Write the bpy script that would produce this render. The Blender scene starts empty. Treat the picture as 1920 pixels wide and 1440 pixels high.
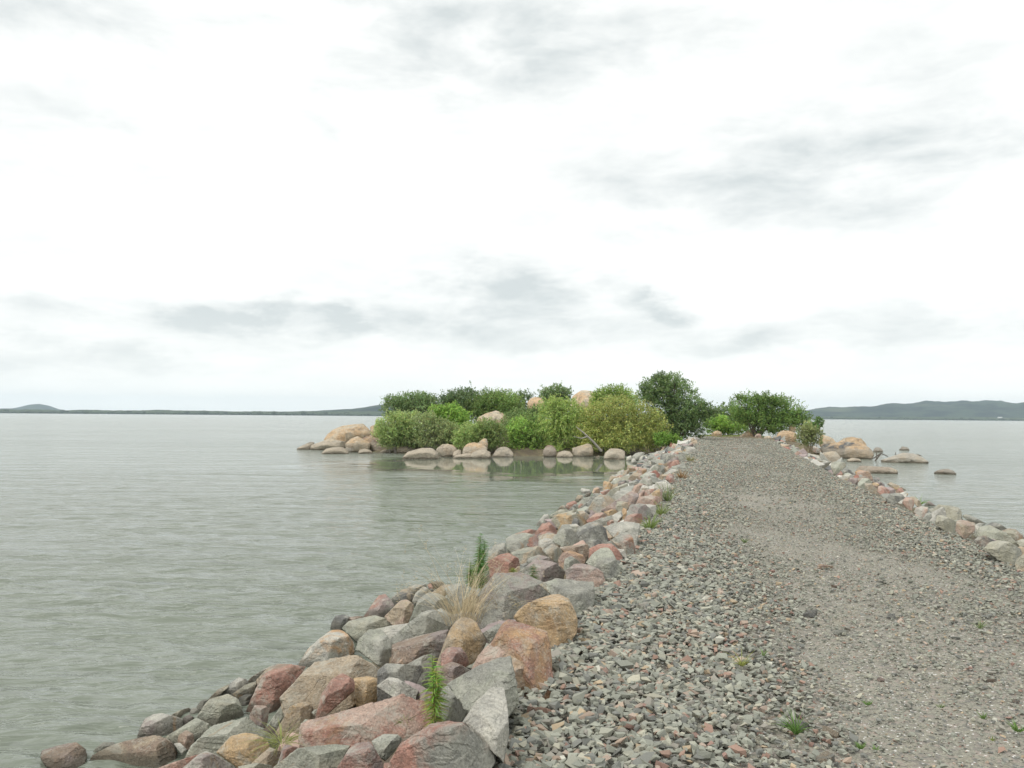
import bpy, bmesh, math, random
import numpy as np
from mathutils import Vector, Matrix, Euler

rad = math.radians
sc = bpy.context.scene
COL = sc.collection

# ---------------------------------------------------------------- camera
FPX = 1600.0                      # focal length in pixels of a 1920 wide picture
EYE = np.array([0.0, 0.0, 2.7])
PITCH, ROLL = 2.16, 0.43
cam_d = bpy.data.cameras.new("camera")
cam = bpy.data.objects.new("camera", cam_d)
COL.objects.link(cam)
cam_d.sensor_width = 36.0
cam_d.lens = 36.0 * FPX / 1920.0
cam_d.clip_start = 0.05
cam_d.clip_end = 60000.0
cam.location = EYE
ROT = Matrix.Rotation(rad(90 + PITCH), 3, 'X') @ Matrix.Rotation(rad(ROLL), 3, 'Z')
cam.rotation_euler = ROT.to_euler()
sc.camera = cam
RM = np.array(ROT)

# ---------------------------------------------------------------- light
SUN_EL, SUN_AZ = 55.0, -122.0      # azimuth from +Y towards +X
sun_d = bpy.data.lights.new("sun", 'SUN')
sun = bpy.data.objects.new("sun", sun_d)
COL.objects.link(sun)
sun_d.energy = 1.5
sun_d.angle = rad(26)
sun_d.color = (1.0, 0.96, 0.9)
sdir = Vector((math.sin(rad(SUN_AZ)) * math.cos(rad(SUN_EL)),
               math.cos(rad(SUN_AZ)) * math.cos(rad(SUN_EL)), math.sin(rad(SUN_EL))))
sun.rotation_euler = sdir.to_track_quat('Z', 'Y').to_euler()
sun.location = (0, 0, 60)

sc.view_settings.view_transform = 'Standard'
sc.view_settings.look = 'None'
sc.view_settings.gamma = 1.0
sc.view_settings.exposure = 0.38
sc.view_settings.use_curve_mapping = False
sc.cycles.volume_bounces = 1
sc.cycles.max_bounces = 6
sc.cycles.transparent_max_bounces = 8


class NT:
    """small helper to wire node trees"""
    def __init__(self, tree):
        self.t = tree
        tree.nodes.clear()

    def n(self, typ, **kw):
        nd = self.t.nodes.new(typ)
        for k, v in kw.items():
            setattr(nd, k, v)
        return nd

    def put(self, sock, v):
        if hasattr(v, 'is_output'):
            self.t.links.new(v, sock)
        elif v is not None:
            if isinstance(v, (tuple, list)) and len(v) == 3 and sock.type == 'RGBA':
                v = (*v, 1.0)
            sock.default_value = v

    def m(self, op, a, b=None, c=None, clamp=False):
        nd = self.n('ShaderNodeMath', operation=op, use_clamp=clamp)
        self.put(nd.inputs[0], a)
        if b is not None: self.put(nd.inputs[1], b)
        if c is not None: self.put(nd.inputs[2], c)
        return nd.outputs[0]

    def v(self, op, a, b=None):
        nd = self.n('ShaderNodeVectorMath', operation=op)
        self.put(nd.inputs[0], a)
        if b is not None: self.put(nd.inputs[1], b)
        return nd.outputs[0]

    def mix(self, f, a, b, mode='MIX'):
        nd = self.n('ShaderNodeMix', data_type='RGBA', blend_type=mode)
        self.put(nd.inputs[0], f)
        self.put(nd.inputs[6], a)
        self.put(nd.inputs[7], b)
        return nd.outputs[2]

    def noise(self, vec, scale, detail=4.0, rough=0.55, dist=0.0, col=False):
        nd = self.n('ShaderNodeTexNoise')
        if vec is not None: self.put(nd.inputs['Vector'], vec)
        nd.inputs['Scale'].default_value = scale
        nd.inputs['Detail'].default_value = detail
        nd.inputs['Roughness'].default_value = rough
        nd.inputs['Distortion'].default_value = dist
        return nd.outputs['Color' if col else 'Fac']

    def ramp(self, f, lo, hi, a=0.0, b=1.0):
        nd = self.n('ShaderNodeMapRange', interpolation_type='SMOOTHSTEP')
        self.put(nd.inputs[0], f)
        nd.inputs[1].default_value = lo
        nd.inputs[2].default_value = hi
        nd.inputs[3].default_value = a
        nd.inputs[4].default_value = b
        return nd.outputs[0]

    def scale(self, vec, s):
        mp = self.n('ShaderNodeMapping')
        self.put(mp.inputs['Vector'], vec)
        mp.inputs['Scale'].default_value = s
        return mp.outputs[0]


# ---------------------------------------------------------------- sky
def pix_dir(px, py):
    v = RM @ np.array([(px - 960) / FPX, -(py - 720) / FPX, -1.0])
    return v / np.linalg.norm(v)


world = bpy.data.worlds.new("World")
sc.world = world
world.use_nodes = True
W = NT(world.node_tree)
geo = W.n('ShaderNodeTexCoord').outputs['Generated']
sep = W.n('ShaderNodeSeparateXYZ'); W.put(sep.inputs[0], geo)
X, Y, Z = sep.outputs
zz = W.m('ADD', W.m('MAXIMUM', Z, 0.0), 0.10)
cx = W.m('DIVIDE', X, zz)
cy = W.m('DIVIDE', Y, zz)
cmb = W.n('ShaderNodeCombineXYZ'); W.put(cmb.inputs[0], cx); W.put(cmb.inputs[1], cy)
flat = cmb.outputs[0]
n1 = W.noise(flat, 0.55, 8, 0.55, 0.3)
n2 = W.noise(W.v('ADD', flat, (7.3, 2.1, 4.0)), 1.5, 9, 0.6, 0.6)
az = W.m('ARCTAN2', X, Y)
el = W.m('ARCSINE', Z)
acb = W.n('ShaderNodeCombineXYZ'); W.put(acb.inputs[0], W.m('MULTIPLY', az, 5.0)); W.put(acb.inputs[1], W.m('MULTIPLY', el, 13.0))
ang = acb.outputs[0]
n3 = W.noise(ang, 1.6, 8, 0.6, 0.25)
wob = W.m('SUBTRACT', W.noise(ang, 1.3, 6, 0.6), 0.5)
wob2 = W.m('SUBTRACT', W.noise(W.v('ADD', ang, (31.0, 5.0, 2.0)), 1.3, 6, 0.6), 0.5)
azw = W.m('ADD', az, W.m('MULTIPLY', wob, 0.30))
elw = W.m('ADD', el, W.m('MULTIPLY', wob2, 0.10))
CLOUDS = [(1010, 70, 300, 85, .55), (850, 150, 190, 55, .34), (1440, 340, 330, 85, .58), (1800, 240, 230, 90, .34),
          (150, 20, 260, 60, .40), (60, 260, 230, 140, .24), (455, 598, 120, 32, .85), (640, 600, 55, 18, .6),
          (970, 530, 150, 45, .80), (880, 610, 260, 45, .65), (1220, 562, 70, 20, .6), (1620, 610, 380, 40, .35),
          (150, 670, 330, 24, .55), (1100, 660, 300, 22, .35), (760, 25, 110, 45, .3), (100, 590, 150, 28, .38),
          (1450, 640, 160, 18, .4), (620, 210, 90, 60, .18), (1750, 30, 200, 60, .2)]
tot = None
for (bx_, by_, rx_, ry_, am) in CLOUDS:
    d = pix_dir(bx_, by_)
    a0 = math.atan2(d[0], d[1]); e0 = math.asin(d[2])
    u = W.m('DIVIDE', W.m('SUBTRACT', azw, a0), rx_ / FPX)
    w = W.m('DIVIDE', W.m('SUBTRACT', elw, e0), ry_ / FPX)
    q = W.m('ADD', W.m('MULTIPLY', u, u), W.m('MULTIPLY', w, w))
    g = W.m('MULTIPLY', W.m('EXPONENT', W.m('MULTIPLY', q, -1.0)), am)
    tot = g if tot is None else W.m('ADD', tot, g)
tex = W.m('ADD', W.m('MULTIPLY', W.m('SUBTRACT', n1, 0.5), 0.8), W.m('ADD', W.m('MULTIPLY', W.m('SUBTRACT', n2, 0.5), 0.25), W.m('MULTIPLY', W.m('SUBTRACT', n3, 0.5), 0.9)))
dark = W.m('ADD', W.m('MULTIPLY', tot, W.m('ADD', 1.0, W.m('MULTIPLY', W.m('SUBTRACT', n3, 0.5), 2.4))), W.m('MULTIPLY', tex, 0.95))
dark = W.m('ADD', dark, 0.19, clamp=True)
low = W.ramp(el, 0.0, 0.13, 1.0, 0.0)
cloud = W.mix(dark, (0.96, 0.96, 0.935), (0.56, 0.60, 0.60))
cloud = W.mix(W.m('MULTIPLY', low, 0.65), cloud, (0.93, 0.93, 0.90))
cl10 = W.mix(1.0, cloud, (10.0, 10.0, 10.0), 'MULTIPLY')
cl10.node.clamp_result = False
sky = W.n('ShaderNodeTexSky', sky_type='NISHITA', sun_disc=False)
sky.sun_elevation = rad(SUN_EL)
sky.sun_rotation = rad(SUN_AZ)
mixw = W.mix(0.96, sky.outputs[0], cl10)
bg = W.n('ShaderNodeBackground')
W.put(bg.inputs[0], mixw)
bg.inputs[1].default_value = 0.10
ow = W.n('ShaderNodeOutputWorld')
W.put(ow.inputs[0], bg.outputs[0])


# ---------------------------------------------------------------- helpers
def vh(i, seed):
    """hash of integer lattice (...,3) to 0..1"""
    i = i.astype(np.int64)
    h = (i[..., 0] * 374761393 + i[..., 1] * 668265263 + i[..., 2] * 2147483647 + seed * 1274126177) & 0xffffffff
    h = ((h ^ (h >> 13)) * 1274126177) & 0xffffffff
    h = ((h ^ (h >> 16)) * 2246822519) & 0xffffffff
    return ((h ^ (h >> 15)) & 0xffffff) / float(0xffffff)


def vnoise(p, seed=0):
    f = np.floor(p); t = p - f; t = t * t * (3 - 2 * t)
    out = 0
    for dx in (0, 1):
        for dy in (0, 1):
            for dz in (0, 1):
                w = (t[..., 0] if dx else 1 - t[..., 0]) * (t[..., 1] if dy else 1 - t[..., 1]) * (t[..., 2] if dz else 1 - t[..., 2])
                out = out + w * vh(f + np.array([dx, dy, dz]), seed)
    return out


def fbm(p, oct=4, seed=0, rough=0.5):
    s = 0; a = 1.0; tot = 0
    for k in range(oct):
        s = s + a * (vnoise(p * 2 ** k, seed + k * 17) - 0.5)
        tot += a; a *= rough
    return s / tot


def new_mesh(name, verts, faces, mat, cols=None, smooth=False):
    """faces: (F,k) int array or list"""
    me = bpy.data.meshes.new(name)
    verts = np.asarray(verts, dtype=np.float32)
    if isinstance(faces, np.ndarray):
        F, k = faces.shape
        me.vertices.add(len(verts)); me.vertices.foreach_set('co', verts.ravel())
        me.loops.add(F * k); me.loops.foreach_set('vertex_index', faces.astype(np.int32).ravel())
        me.polygons.add(F)
        me.polygons.foreach_set('loop_start', np.arange(0, F * k, k, dtype=np.int32))
        me.polygons.foreach_set('loop_total', np.full(F, k, dtype=np.int32))
    else:
        me.from_pydata(verts.tolist(), [], faces)
    me.polygons.foreach_set('use_smooth', np.full(len(me.polygons), bool(smooth)))
    if cols is not None:
        at = me.attributes.new('tint', 'FLOAT_COLOR', 'POINT')
        c = np.ones((len(verts), 4), dtype=np.float32); c[:, :3] = cols
        at.data.foreach_set('color', c.ravel())
    me.materials.append(mat)
    me.update(calc_edges=True)
    return me


def put(name, me, loc=(0, 0, 0), parent=None, label=None, cat=None, group=None, kind=None):
    o = bpy.data.objects.new(name, me)
    COL.objects.link(o)
    o.location = loc
    if parent is not None: o.parent = parent
    if label: o['label'] = label
    if cat: o['category'] = cat
    if group: o['group'] = group
    if kind: o['kind'] = kind
    return o


# ---------------------------------------------------------------- lie of the land
CS = math.cos(math.atan(0.235))
SN = math.sin(math.atan(0.235))


def st(x, y):
    """along / across the causeway (across 0 = its left edge)"""
    t = (x + 1.0 - 0.235 * y) * CS
    s = y / CS + (t * SN)
    return s, t


def xy(s, t):
    # inverse
    y = (s - t * SN) * CS
    x = t / CS - 1.0 + 0.235 * y
    return x, y


def pwidth(y):
    return 4.25 + np.clip((y - 26) / 34, 0, 1) * 0.9


def hland(x, y):
    x = np.asarray(x, float); y = np.asarray(y, float)
    s, t = st(x, y)
    w = pwidth(y)
    z = np.where(t < 0, 1.05 + 0.38 * t, np.where(t > w, 1.05 - 0.36 * (t - w), 1.05))
    z = np.where(y > 78, z - (y - 78) * 0.3, z)
    r1 = ((x - 1) / 15.5) ** 2 + ((y - 71.0) / 12.8) ** 2
    r2 = ((x - 18.5) / 6.5) ** 2 + ((y - 68) / 12.5) ** 2
    i1 = 2.0 * (1 - r1)
    i2 = 1.3 * (1 - r2)
    z = np.maximum(np.maximum(z, i1), i2)
    return np.clip(z, -1.6, 1.9)


def hpath(x, y):
    """top of the gravel track"""
    s, t = st(x, y)
    w = pwidth(y)
    u = np.clip(t / w, 0, 1)
    z = 1.09 + 0.03 * np.sin(u * math.pi) - 0.035 * np.exp(-((t - 1.7) / 0.55) ** 2)
    p = np.stack([np.asarray(x, float) * 1.1, np.asarray(y, float) * 1.1, np.zeros_like(np.asarray(x, float))], -1)
    z = z - 0.38 * np.maximum(t - w + 0.05, 0) - 0.38 * np.maximum(0.02 - t, 0)
    return z + 0.05 * fbm(p, 3, 5)


def hit(px, py, lift=0.0, flat=None):
    """point where the ray through a picture point meets the land (+lift) or the level 'flat'"""
    d = pix_dir(px, py)
    if flat is not None:
        k = (flat - EYE[2]) / d[2]
        return EYE + d * k
    ks = np.geomspace(2.5, 140, 4000)
    P = EYE[None] + d[None] * ks[:, None]
    surf = np.maximum(hland(P[:, 0], P[:, 1]) + lift, 0.0)
    below = np.nonzero(P[:, 2] <= surf)[0]
    if len(below) == 0:
        return EYE + d * 60
    return P[below[0]]


def at_depth(px, py, yd):
    d = pix_dir(px, py)
    return EYE + d * (yd / d[1])
HAZE_D = 0.0001
# ---------------------------------------------------------------- materials
def material(name):
    m = bpy.data.materials.new(name); m.use_nodes = True
    N = NT(m.node_tree)
    out = N.n('ShaderNodeOutputMaterial')
    b = N.n('ShaderNodeBsdfPrincipled')
    N.put(out.inputs[0], b.outputs[0])
    return m, N, b


def bump(N, b, h, dist=0.02, strength=1.0):
    bp = N.n('ShaderNodeBump')
    bp.inputs['Strength'].default_value = strength
    bp.inputs['Distance'].default_value = dist
    N.put(bp.inputs['Height'], h)
    N.put(b.inputs['Normal'], bp.outputs[0])


def mat_water():
    m, N, b = material("lake_water")
    pos = N.n('ShaderNodeNewGeometry').outputs['Position']
    sp = N.n('ShaderNodeSeparateXYZ'); N.put(sp.inputs[0], pos)
    # wind ripples, crests lying roughly across the view
    rot = N.n('ShaderNodeMapping'); N.put(rot.inputs['Vector'], pos)
    rot.inputs['Rotation'].default_value = (0, 0, rad(-10)); rot.inputs['Scale'].default_value = (0.42, 1.0, 1.0)
    a = N.noise(rot.outputs[0], 3.6, 4, 0.55, 0.5)
    rot2 = N.n('ShaderNodeMapping'); N.put(rot2.inputs['Vector'], pos)
    rot2.inputs['Rotation'].default_value = (0, 0, rad(14)); rot2.inputs['Scale'].default_value = (0.5, 1.0, 1.0)
    c = N.noise(rot2.outputs[0], 1.3, 3, 0.5, 0.4)
    rot3 = N.n('ShaderNodeMapping'); N.put(rot3.inputs['Vector'], pos)
    rot3.inputs['Scale'].default_value = (0.6, 1.0, 1.0)
    f = N.noise(rot3.outputs[0], 11.0, 3, 0.5, 0.2)
    h = N.m('ADD', N.m('MULTIPLY', a, 0.075), N.m('ADD', N.m('MULTIPLY', c, 0.11), N.m('MULTIPLY', f, 0.012)))
    at = N.n('ShaderNodeAttribute', attribute_name='tint')
    calm = N.n('ShaderNodeSeparateColor'); N.put(calm.inputs[0], at.outputs['Color']); calm = calm.outputs[0]
    lanes = N.noise(N.scale(pos, (0.012, 0.05, 1)), 1.0, 3, 0.5, 0.3)
    lane = N.ramp(lanes, 0.3, 0.7, 0.7, 1.2)
    far = N.noise(N.scale(pos, (0.22, 0.75, 1)), 1.0, 5, 0.62, 0.5)
    h = N.m('ADD', N.m('MULTIPLY', a, 0.10), N.m('ADD', N.m('MULTIPLY', c, 0.07), N.m('ADD', N.m('MULTIPLY', f, 0.010), N.m('MULTIPLY', far, 0.42))))
    swell = N.noise(N.scale(pos, (0.10, 0.34, 1)), 1.0, 4, 0.6, 0.4)
    h = N.m('ADD', h, N.m('MULTIPLY', swell, 0.35))
    h = N.m('MULTIPLY', N.m('MULTIPLY', h, N.m('MULTIPLY', calm, calm)), lane)
    bump(N, b, h, 1.0, 1.0)
    N.put(b.inputs['Roughness'], N.m('MULTIPLY_ADD', calm, 0.10, 0.02))
    silt = N.noise(N.scale(pos, (0.03, 0.06, 1)), 1.0, 3)
    N.put(b.inputs['Base Color'], N.mix(silt, (0.155, 0.178, 0.14), (0.185, 0.207, 0.168)))
    b.inputs['IOR'].default_value = 1.333
    return m


def mat_ground():
    m, N, b = material("earth_and_dry_grass")
    pos = N.n('ShaderNodeNewGeometry').outputs['Position']
    a = N.noise(pos, 0.6, 6, 0.6)
    f = N.noise(pos, 9.0, 6, 0.65)
    c = N.mix(N.ramp(a, 0.4, 0.6), (0.11, 0.085, 0.06), (0.20, 0.165, 0.095))
    c = N.mix(N.ramp(f, 0.5, 0.7), c, (0.10, 0.12, 0.05))
    c = N.mix(N.ramp(f, 0.3, 0.42, 1.0, 0.0), c, (0.05, 0.045, 0.04))
    N.put(b.inputs['Base Color'], c)
    b.inputs['Roughness'].default_value = 0.95
    bump(N, b, f, 0.08)
    return m


def mat_path():
    m, N, b = material("packed_grit")
    pos = N.n('ShaderNodeNewGeometry').outputs['Position']
    big = N.noise(pos, 0.9, 5, 0.6)
    soil = N.noise(pos, 5.0, 6, 0.65)
    vo = N.n('ShaderNodeTexVoronoi'); N.put(vo.inputs['Vector'], pos); vo.inputs['Scale'].default_value = 95.0
    vo2 = N.n('ShaderNodeTexVoronoi'); N.put(vo2.inputs['Vector'], pos); vo2.inputs['Scale'].default_value = 42.0
    hs = N.n('ShaderNodeSeparateColor'); N.put(hs.inputs[0], vo.outputs['Color'])
    hs2 = N.n('ShaderNodeSeparateColor'); N.put(hs2.inputs[0], vo2.outputs['Color'])
    base = N.mix(N.ramp(soil, 0.35, 0.65), (0.235, 0.225, 0.18), (0.29, 0.265, 0.20))
    base = N.mix(N.ramp(big, 0.55, 0.75), base, (0.33, 0.265, 0.18))
    grit = N.mix(hs.outputs[0], (0.12, 0.125, 0.11), (0.36, 0.355, 0.30))
    base = N.mix(0.5, base, grit)
    peb = N.mix(hs2.outputs[1], (0.12, 0.125, 0.115), (0.33, 0.28, 0.24))
    base = N.mix(N.m('MULTIPLY', N.ramp(hs2.outputs[0], 0.62, 0.66), 0.8), base, peb)
    base = N.mix(N.ramp(hs.outputs[1], 0.965, 0.975), base, (0.62, 0.61, 0.58))
    N.put(b.inputs['Base Color'], base)
    b.inputs['Roughness'].default_value = 0.92
    h = N.m('ADD', N.m('MULTIPLY', vo.outputs['Distance'], -0.5), N.m('ADD', N.m('MULTIPLY', vo2.outputs['Distance'], -0.8), N.m('MULTIPLY', soil, 0.8)))
    bump(N, b, h, 0.012)
    return m


def mat_tint(name, rough=0.85, grain=60.0, gamt=0.35, bumpd=0.004, trans=0.0):
    """colour comes from each piece's own tint"""
    m, N, b = material(name)
    at = N.n('ShaderNodeAttribute', attribute_name='tint')
    pos = N.n('ShaderNodeNewGeometry').outputs['Position']
    c = at.outputs['Color']
    if gamt:
        f = N.noise(pos, grain, 4, 0.65)
        c = N.mix(1.0, c, N.mix(f, (1 - gamt,) * 3, (1 + gamt,) * 3), 'MULTIPLY')
        if bumpd: bump(N, b, f, bumpd)
    N.put(b.inputs['Base Color'], c)
    b.inputs['Roughness'].default_value = rough
    if trans:
        out = [n for n in N.t.nodes if n.type == 'OUTPUT_MATERIAL'][0]
        tr = N.n('ShaderNodeBsdfTranslucent'); N.put(tr.inputs[0], c)
        ms = N.n('ShaderNodeMixShader'); ms.inputs[0].default_value = trans
        N.put(ms.inputs[1], b.outputs[0]); N.put(ms.inputs[2], tr.outputs[0])
        N.put(out.inputs[0], ms.outputs[0])
    return m


def mat_rock(name, boulder=False):
    m, N, b = material(name)
    oi = N.n('ShaderNodeObjectInfo')
    t2 = N.n('ShaderNodeAttribute', attribute_name='tone2', attribute_type='OBJECT')
    pl = N.n('ShaderNodeAttribute', attribute_name='pale', attribute_type='OBJECT')
    tc = N.n('ShaderNodeTexCoord').outputs['Object']
    off = N.m('MULTIPLY', oi.outputs['Random'], 50.0)
    cb = N.n('ShaderNodeCombineXYZ'); N.put(cb.inputs[0], off); N.put(cb.inputs[1], off)
    v = N.v('ADD', tc, cb.outputs[0])
    k = 0.35 if boulder else 1.0
    big = N.noise(v, 2.6 * k, 5, 0.6, 0.6)
    mid = N.noise(v, 9.0 * k, 7, 0.68)
    fin = N.noise(v, 70.0 * (0.3 if boulder else 1), 5, 0.75)
    c = N.mix(N.ramp(big, 0.44, 0.60), oi.outputs['Color'], t2.outputs['Color'])
    c = N.mix(1.0, c, N.mix(N.ramp(mid, 0.25, 0.75), (0.74, 0.74, 0.76), (1.22, 1.20, 1.16)), 'MULTIPLY')
    c = N.mix(1.0, c, N.mix(N.ramp(fin, 0.25, 0.75), (0.62, 0.62, 0.62), (1.38, 1.38, 1.38)), 'MULTIPLY')
    dust = N.noise(N.v('ADD', v, (9.0, 3.0, 1.0)), 5.5 * k, 9, 0.72, 0.4)
    up = N.n('ShaderNodeSeparateXYZ'); N.put(up.inputs[0], N.n('ShaderNodeNewGeometry').outputs['Normal'])
    c = N.mix(0.16 if not boulder else 0.0, c, (0.34, 0.325, 0.275))
    dm = N.m('MULTIPLY', N.ramp(dust, 0.50, 0.64), N.m('MULTIPLY', pl.outputs['Fac'], 0.75), clamp=True)
    c = N.mix(dm, c, (0.50, 0.49, 0.42))
    vein = N.m('ABSOLUTE', N.m('SUBTRACT', N.noise(N.v('ADD', v, (4.0, 4.0, 21.0)), 3.0 * k, 7, 0.65, 1.0), 0.5))
    c = N.mix(N.m('MULTIPLY', N.ramp(vein, 0.0, 0.012, 1.0, 0.0), 0.35), c, (0.55, 0.53, 0.46))
    c = N.mix(N.m('MULTIPLY', N.ramp(N.noise(v, 48.0 * k, 3, 0.6), 0.60, 0.68), 0.30), c, (0.56, 0.55, 0.49))
    if not boulder:
        sz_ = N.n('ShaderNodeSeparateXYZ'); N.put(sz_.inputs[0], N.n('ShaderNodeNewGeometry').outputs['Position'])
        wetn = N.m('ADD', sz_.outputs[2], N.m('MULTIPLY', N.m('SUBTRACT', big, 0.5), 0.2))
        c = N.mix(N.m('MULTIPLY', N.ramp(wetn, 0.03, 0.12, 1.0, 0.0), 0.7), c, (0.085, 0.08, 0.062))
        rust = N.noise(N.v('ADD', v, (1.0, 13.0, 5.0)), 3.2, 6, 0.65, 0.8)
        c = N.mix(N.m('MULTIPLY', N.ramp(rust, 0.60, 0.70), 0.5), c, (0.36, 0.22, 0.11))
    vo = N.n('ShaderNodeTexVoronoi', feature='DISTANCE_TO_EDGE')
    N.put(vo.inputs['Vector'], N.v('ADD', N.v('MULTIPLY', v, (1, 1, 1.8)), N.v('MULTIPLY', N.noise(v, 6.0 * k, 3, col=True), (0.35 / k, 0.35 / k, 0.35 / k))))
    vo.inputs['Scale'].default_value = 2.6 * k
    crack = N.ramp(vo.outputs['Distance'], 0.0, 0.035, 0.0, 1.0)
    if boulder:
        pos = N.n('ShaderNodeNewGeometry').outputs['Position']
        sp = N.n('ShaderNodeSeparateXYZ'); N.put(sp.inputs[0], pos)
        zn = N.m('ADD', sp.outputs[2], N.m('MULTIPLY', N.m('SUBTRACT', N.noise(pos, 1.6, 4), 0.5), 0.28))
        high = N.ramp(zn, 0.62, 0.72, 1.0, 0.0)
        stn = N.noise(N.scale(pos, (2.2, 2.2, 0.7)), 1.0, 7, 0.7, 0.8)
        c = N.mix(N.m('MULTIPLY', N.ramp(stn, 0.54, 0.66), 0.55), c, (0.17, 0.145, 0.12))
        c = N.mix(N.m('MULTIPLY', high, 0.6), c, N.mix(mid, (0.33, 0.29, 0.235), (0.50, 0.45, 0.37)))
        wet = N.ramp(zn, 0.05, 0.13, 1.0, 0.0)
        c = N.mix(N.m('MULTIPLY', wet, 0.75), c, (0.13, 0.11, 0.08))
    N.put(b.inputs['Base Color'], c)
    b.inputs['Roughness'].default_value = 0.88
    b.inputs['Specular IOR Level'].default_value = 0.3
    h = N.m('ADD', N.m('MULTIPLY', mid, 1.0), N.m('MULTIPLY', fin, 0.22))
    h = N.m('ADD', h, N.m('MULTIPLY', crack, 0.10))
    bump(N, b, h, 0.22 if boulder else 0.05)
    return m


M_WATER = mat_water()
M_GROUND = mat_ground()
M_PATH = mat_path()
M_STONE = mat_tint("gravel_stone", 0.9, 120, 0.22, 0.0)
M_LEAF = mat_tint("leaves", 0.6, 3, 0.0, 0.0, 0.38)
M_DRY = mat_tint("dry_stems", 0.8, 30, 0.2, 0.0, 0.15)
M_BARK = mat_tint("bark", 0.9, 20, 0.35, 0.01)
M_ROCK = mat_rock("quarried_rock")
M_BOULD = mat_rock("granite_boulder", True)


# ---------------------------------------------------------------- water, ground, path
def grid_mesh(name, xs, ys, zf, mat, smooth=True, cols=None):
    gx, gy = np.meshgrid(xs, ys)
    z = zf(gx, gy)
    v = np.stack([gx, gy, z], -1).reshape(-1, 3)
    nx, ny = len(xs), len(ys)
    i = (np.arange(ny - 1)[:, None] * nx + np.arange(nx - 1)[None]).ravel()
    f = np.stack([i, i + 1, i + nx + 1, i + nx], -1)
    return new_mesh(name, v, f, mat, cols, smooth)


def calm_at(x, y):
    """1 on the open lake, small in the lee between island and causeway"""
    n = fbm(np.stack([x * 0.22, y * 0.22, x * 0], -1), 4, 12)
    q = np.sqrt(((x - 1.5) / 11.5) ** 2 + ((y - 49.0) / 12.0) ** 2) + n * 0.9
    k = np.clip((q - 0.55) / 0.7, 0, 1)
    return 0.09 + 0.91 * k * k * (3 - 2 * k)


rs = [1.5]
while rs[-1] < 7000:
    r_ = rs[-1]
    rs.append(r_ * (1.0044 if 3 < r_ < 35 else 1.0066 if 35 <= r_ < 85 else 1.02 if r_ <= 3 else 1.035 if r_ < 300 else 1.10))
rs = np.array(rs)
th = np.concatenate([np.arange(-48, 48, 0.155), np.arange(48, 312, 6.0)])
gr, gt = np.meshgrid(rs, np.radians(th), indexing='ij')
wx = gr * np.sin(gt); wy = gr * np.cos(gt)
wz = np.zeros_like(wx)
wr = np.random.default_rng(21)
cal = calm_at(wx, wy)
gust = 0.8 + 0.9 * fbm(np.stack([wx * 0.10, wy * 0.22, wx * 0], -1), 3, 31)
warp = fbm(np.stack([wx * 0.5, wy * 0.5, wx * 0], -1), 2, 32) * 2.2
NW = 46
for q in range(NW):
    lam = 0.13 * (0.95 / 0.13) ** ((q + wr.random()) / NW)
    ang = wr.normal(0, 0.5) + 0.12
    kx, ky = 2 * np.pi / lam * math.sin(ang), 2 * np.pi / lam * math.cos(ang)
    slope = 0.056 * (1.0 if lam < 0.34 else (0.34 / lam) ** 0.8)
    dr = gr * 0.0052
    fade = np.clip((lam / dr - 2.6) / 3.0, 0, 1) * (gr < 84) * np.clip((84 - gr) / 20, 0, 1)
    wz += fade * slope * lam / (2 * np.pi) * np.sin(kx * wx + ky * wy + wr.uniform(0, 6.28) + warp * min(1.0, 0.5 / lam))
wz *= cal * gust * (np.abs(gt) < rad(47.9))
v = np.stack([wx, wy, wz], -1).reshape(-1, 3)
nt = len(th)
i0 = np.arange(len(rs) - 1)[:, None] * nt; j0 = np.arange(nt)[None]; j1 = (j0 + 1) % nt
f = np.stack([i0 + j0, i0 + nt + j0, i0 + nt + j1, i0 + j1], -1).reshape(-1, 4)
v = np.concatenate([v, [[0, 0, 0]]])
cols_ = np.repeat(np.append(cal.ravel(), 1.0)[:, None], 3, 1)
me = new_mesh("lake_water", v, f[:, ::-1].copy(), M_WATER, cols_, True)
put("water", me, kind="structure")


def zg(x, y):
    z = hland(x, y)
    s, t = st(x, y)
    w = pwidth(y)
    n = fbm(np.stack([x * 0.7, y * 0.7, x * 0], -1), 4, 3) * 0.22
    inside = (t > -0.15) & (t < w + 0.15) & (y < 78)
    return np.where(inside, z - 0.10, z + n - 0.04)


me = grid_mesh("ground", np.linspace(-22, 34, 225), np.concatenate([np.linspace(-14, 88, 409)]), zg, M_GROUND)
put("ground", me, kind="structure")

ss = np.concatenate([np.arange(-12, 20, 0.12), np.arange(20, 80, 0.3)])
tt = np.linspace(-0.25, 1, 34)
S_, T_ = np.meshgrid(ss, tt)
yy0 = S_ * CS
Tw = np.where(T_ < 0, T_, T_ * (pwidth(yy0) + 0.45))
PX, PY = xy(S_, Tw)
nx = len(ss)
i = (np.arange(len(tt) - 1)[:, None] * nx + np.arange(nx - 1)[None]).ravel()
PF = np.stack([i, i + 1, i + nx + 1, i + nx], -1)

# ---------------------------------------------------------------- gravel
rng = np.random.default_rng(11)


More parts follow.
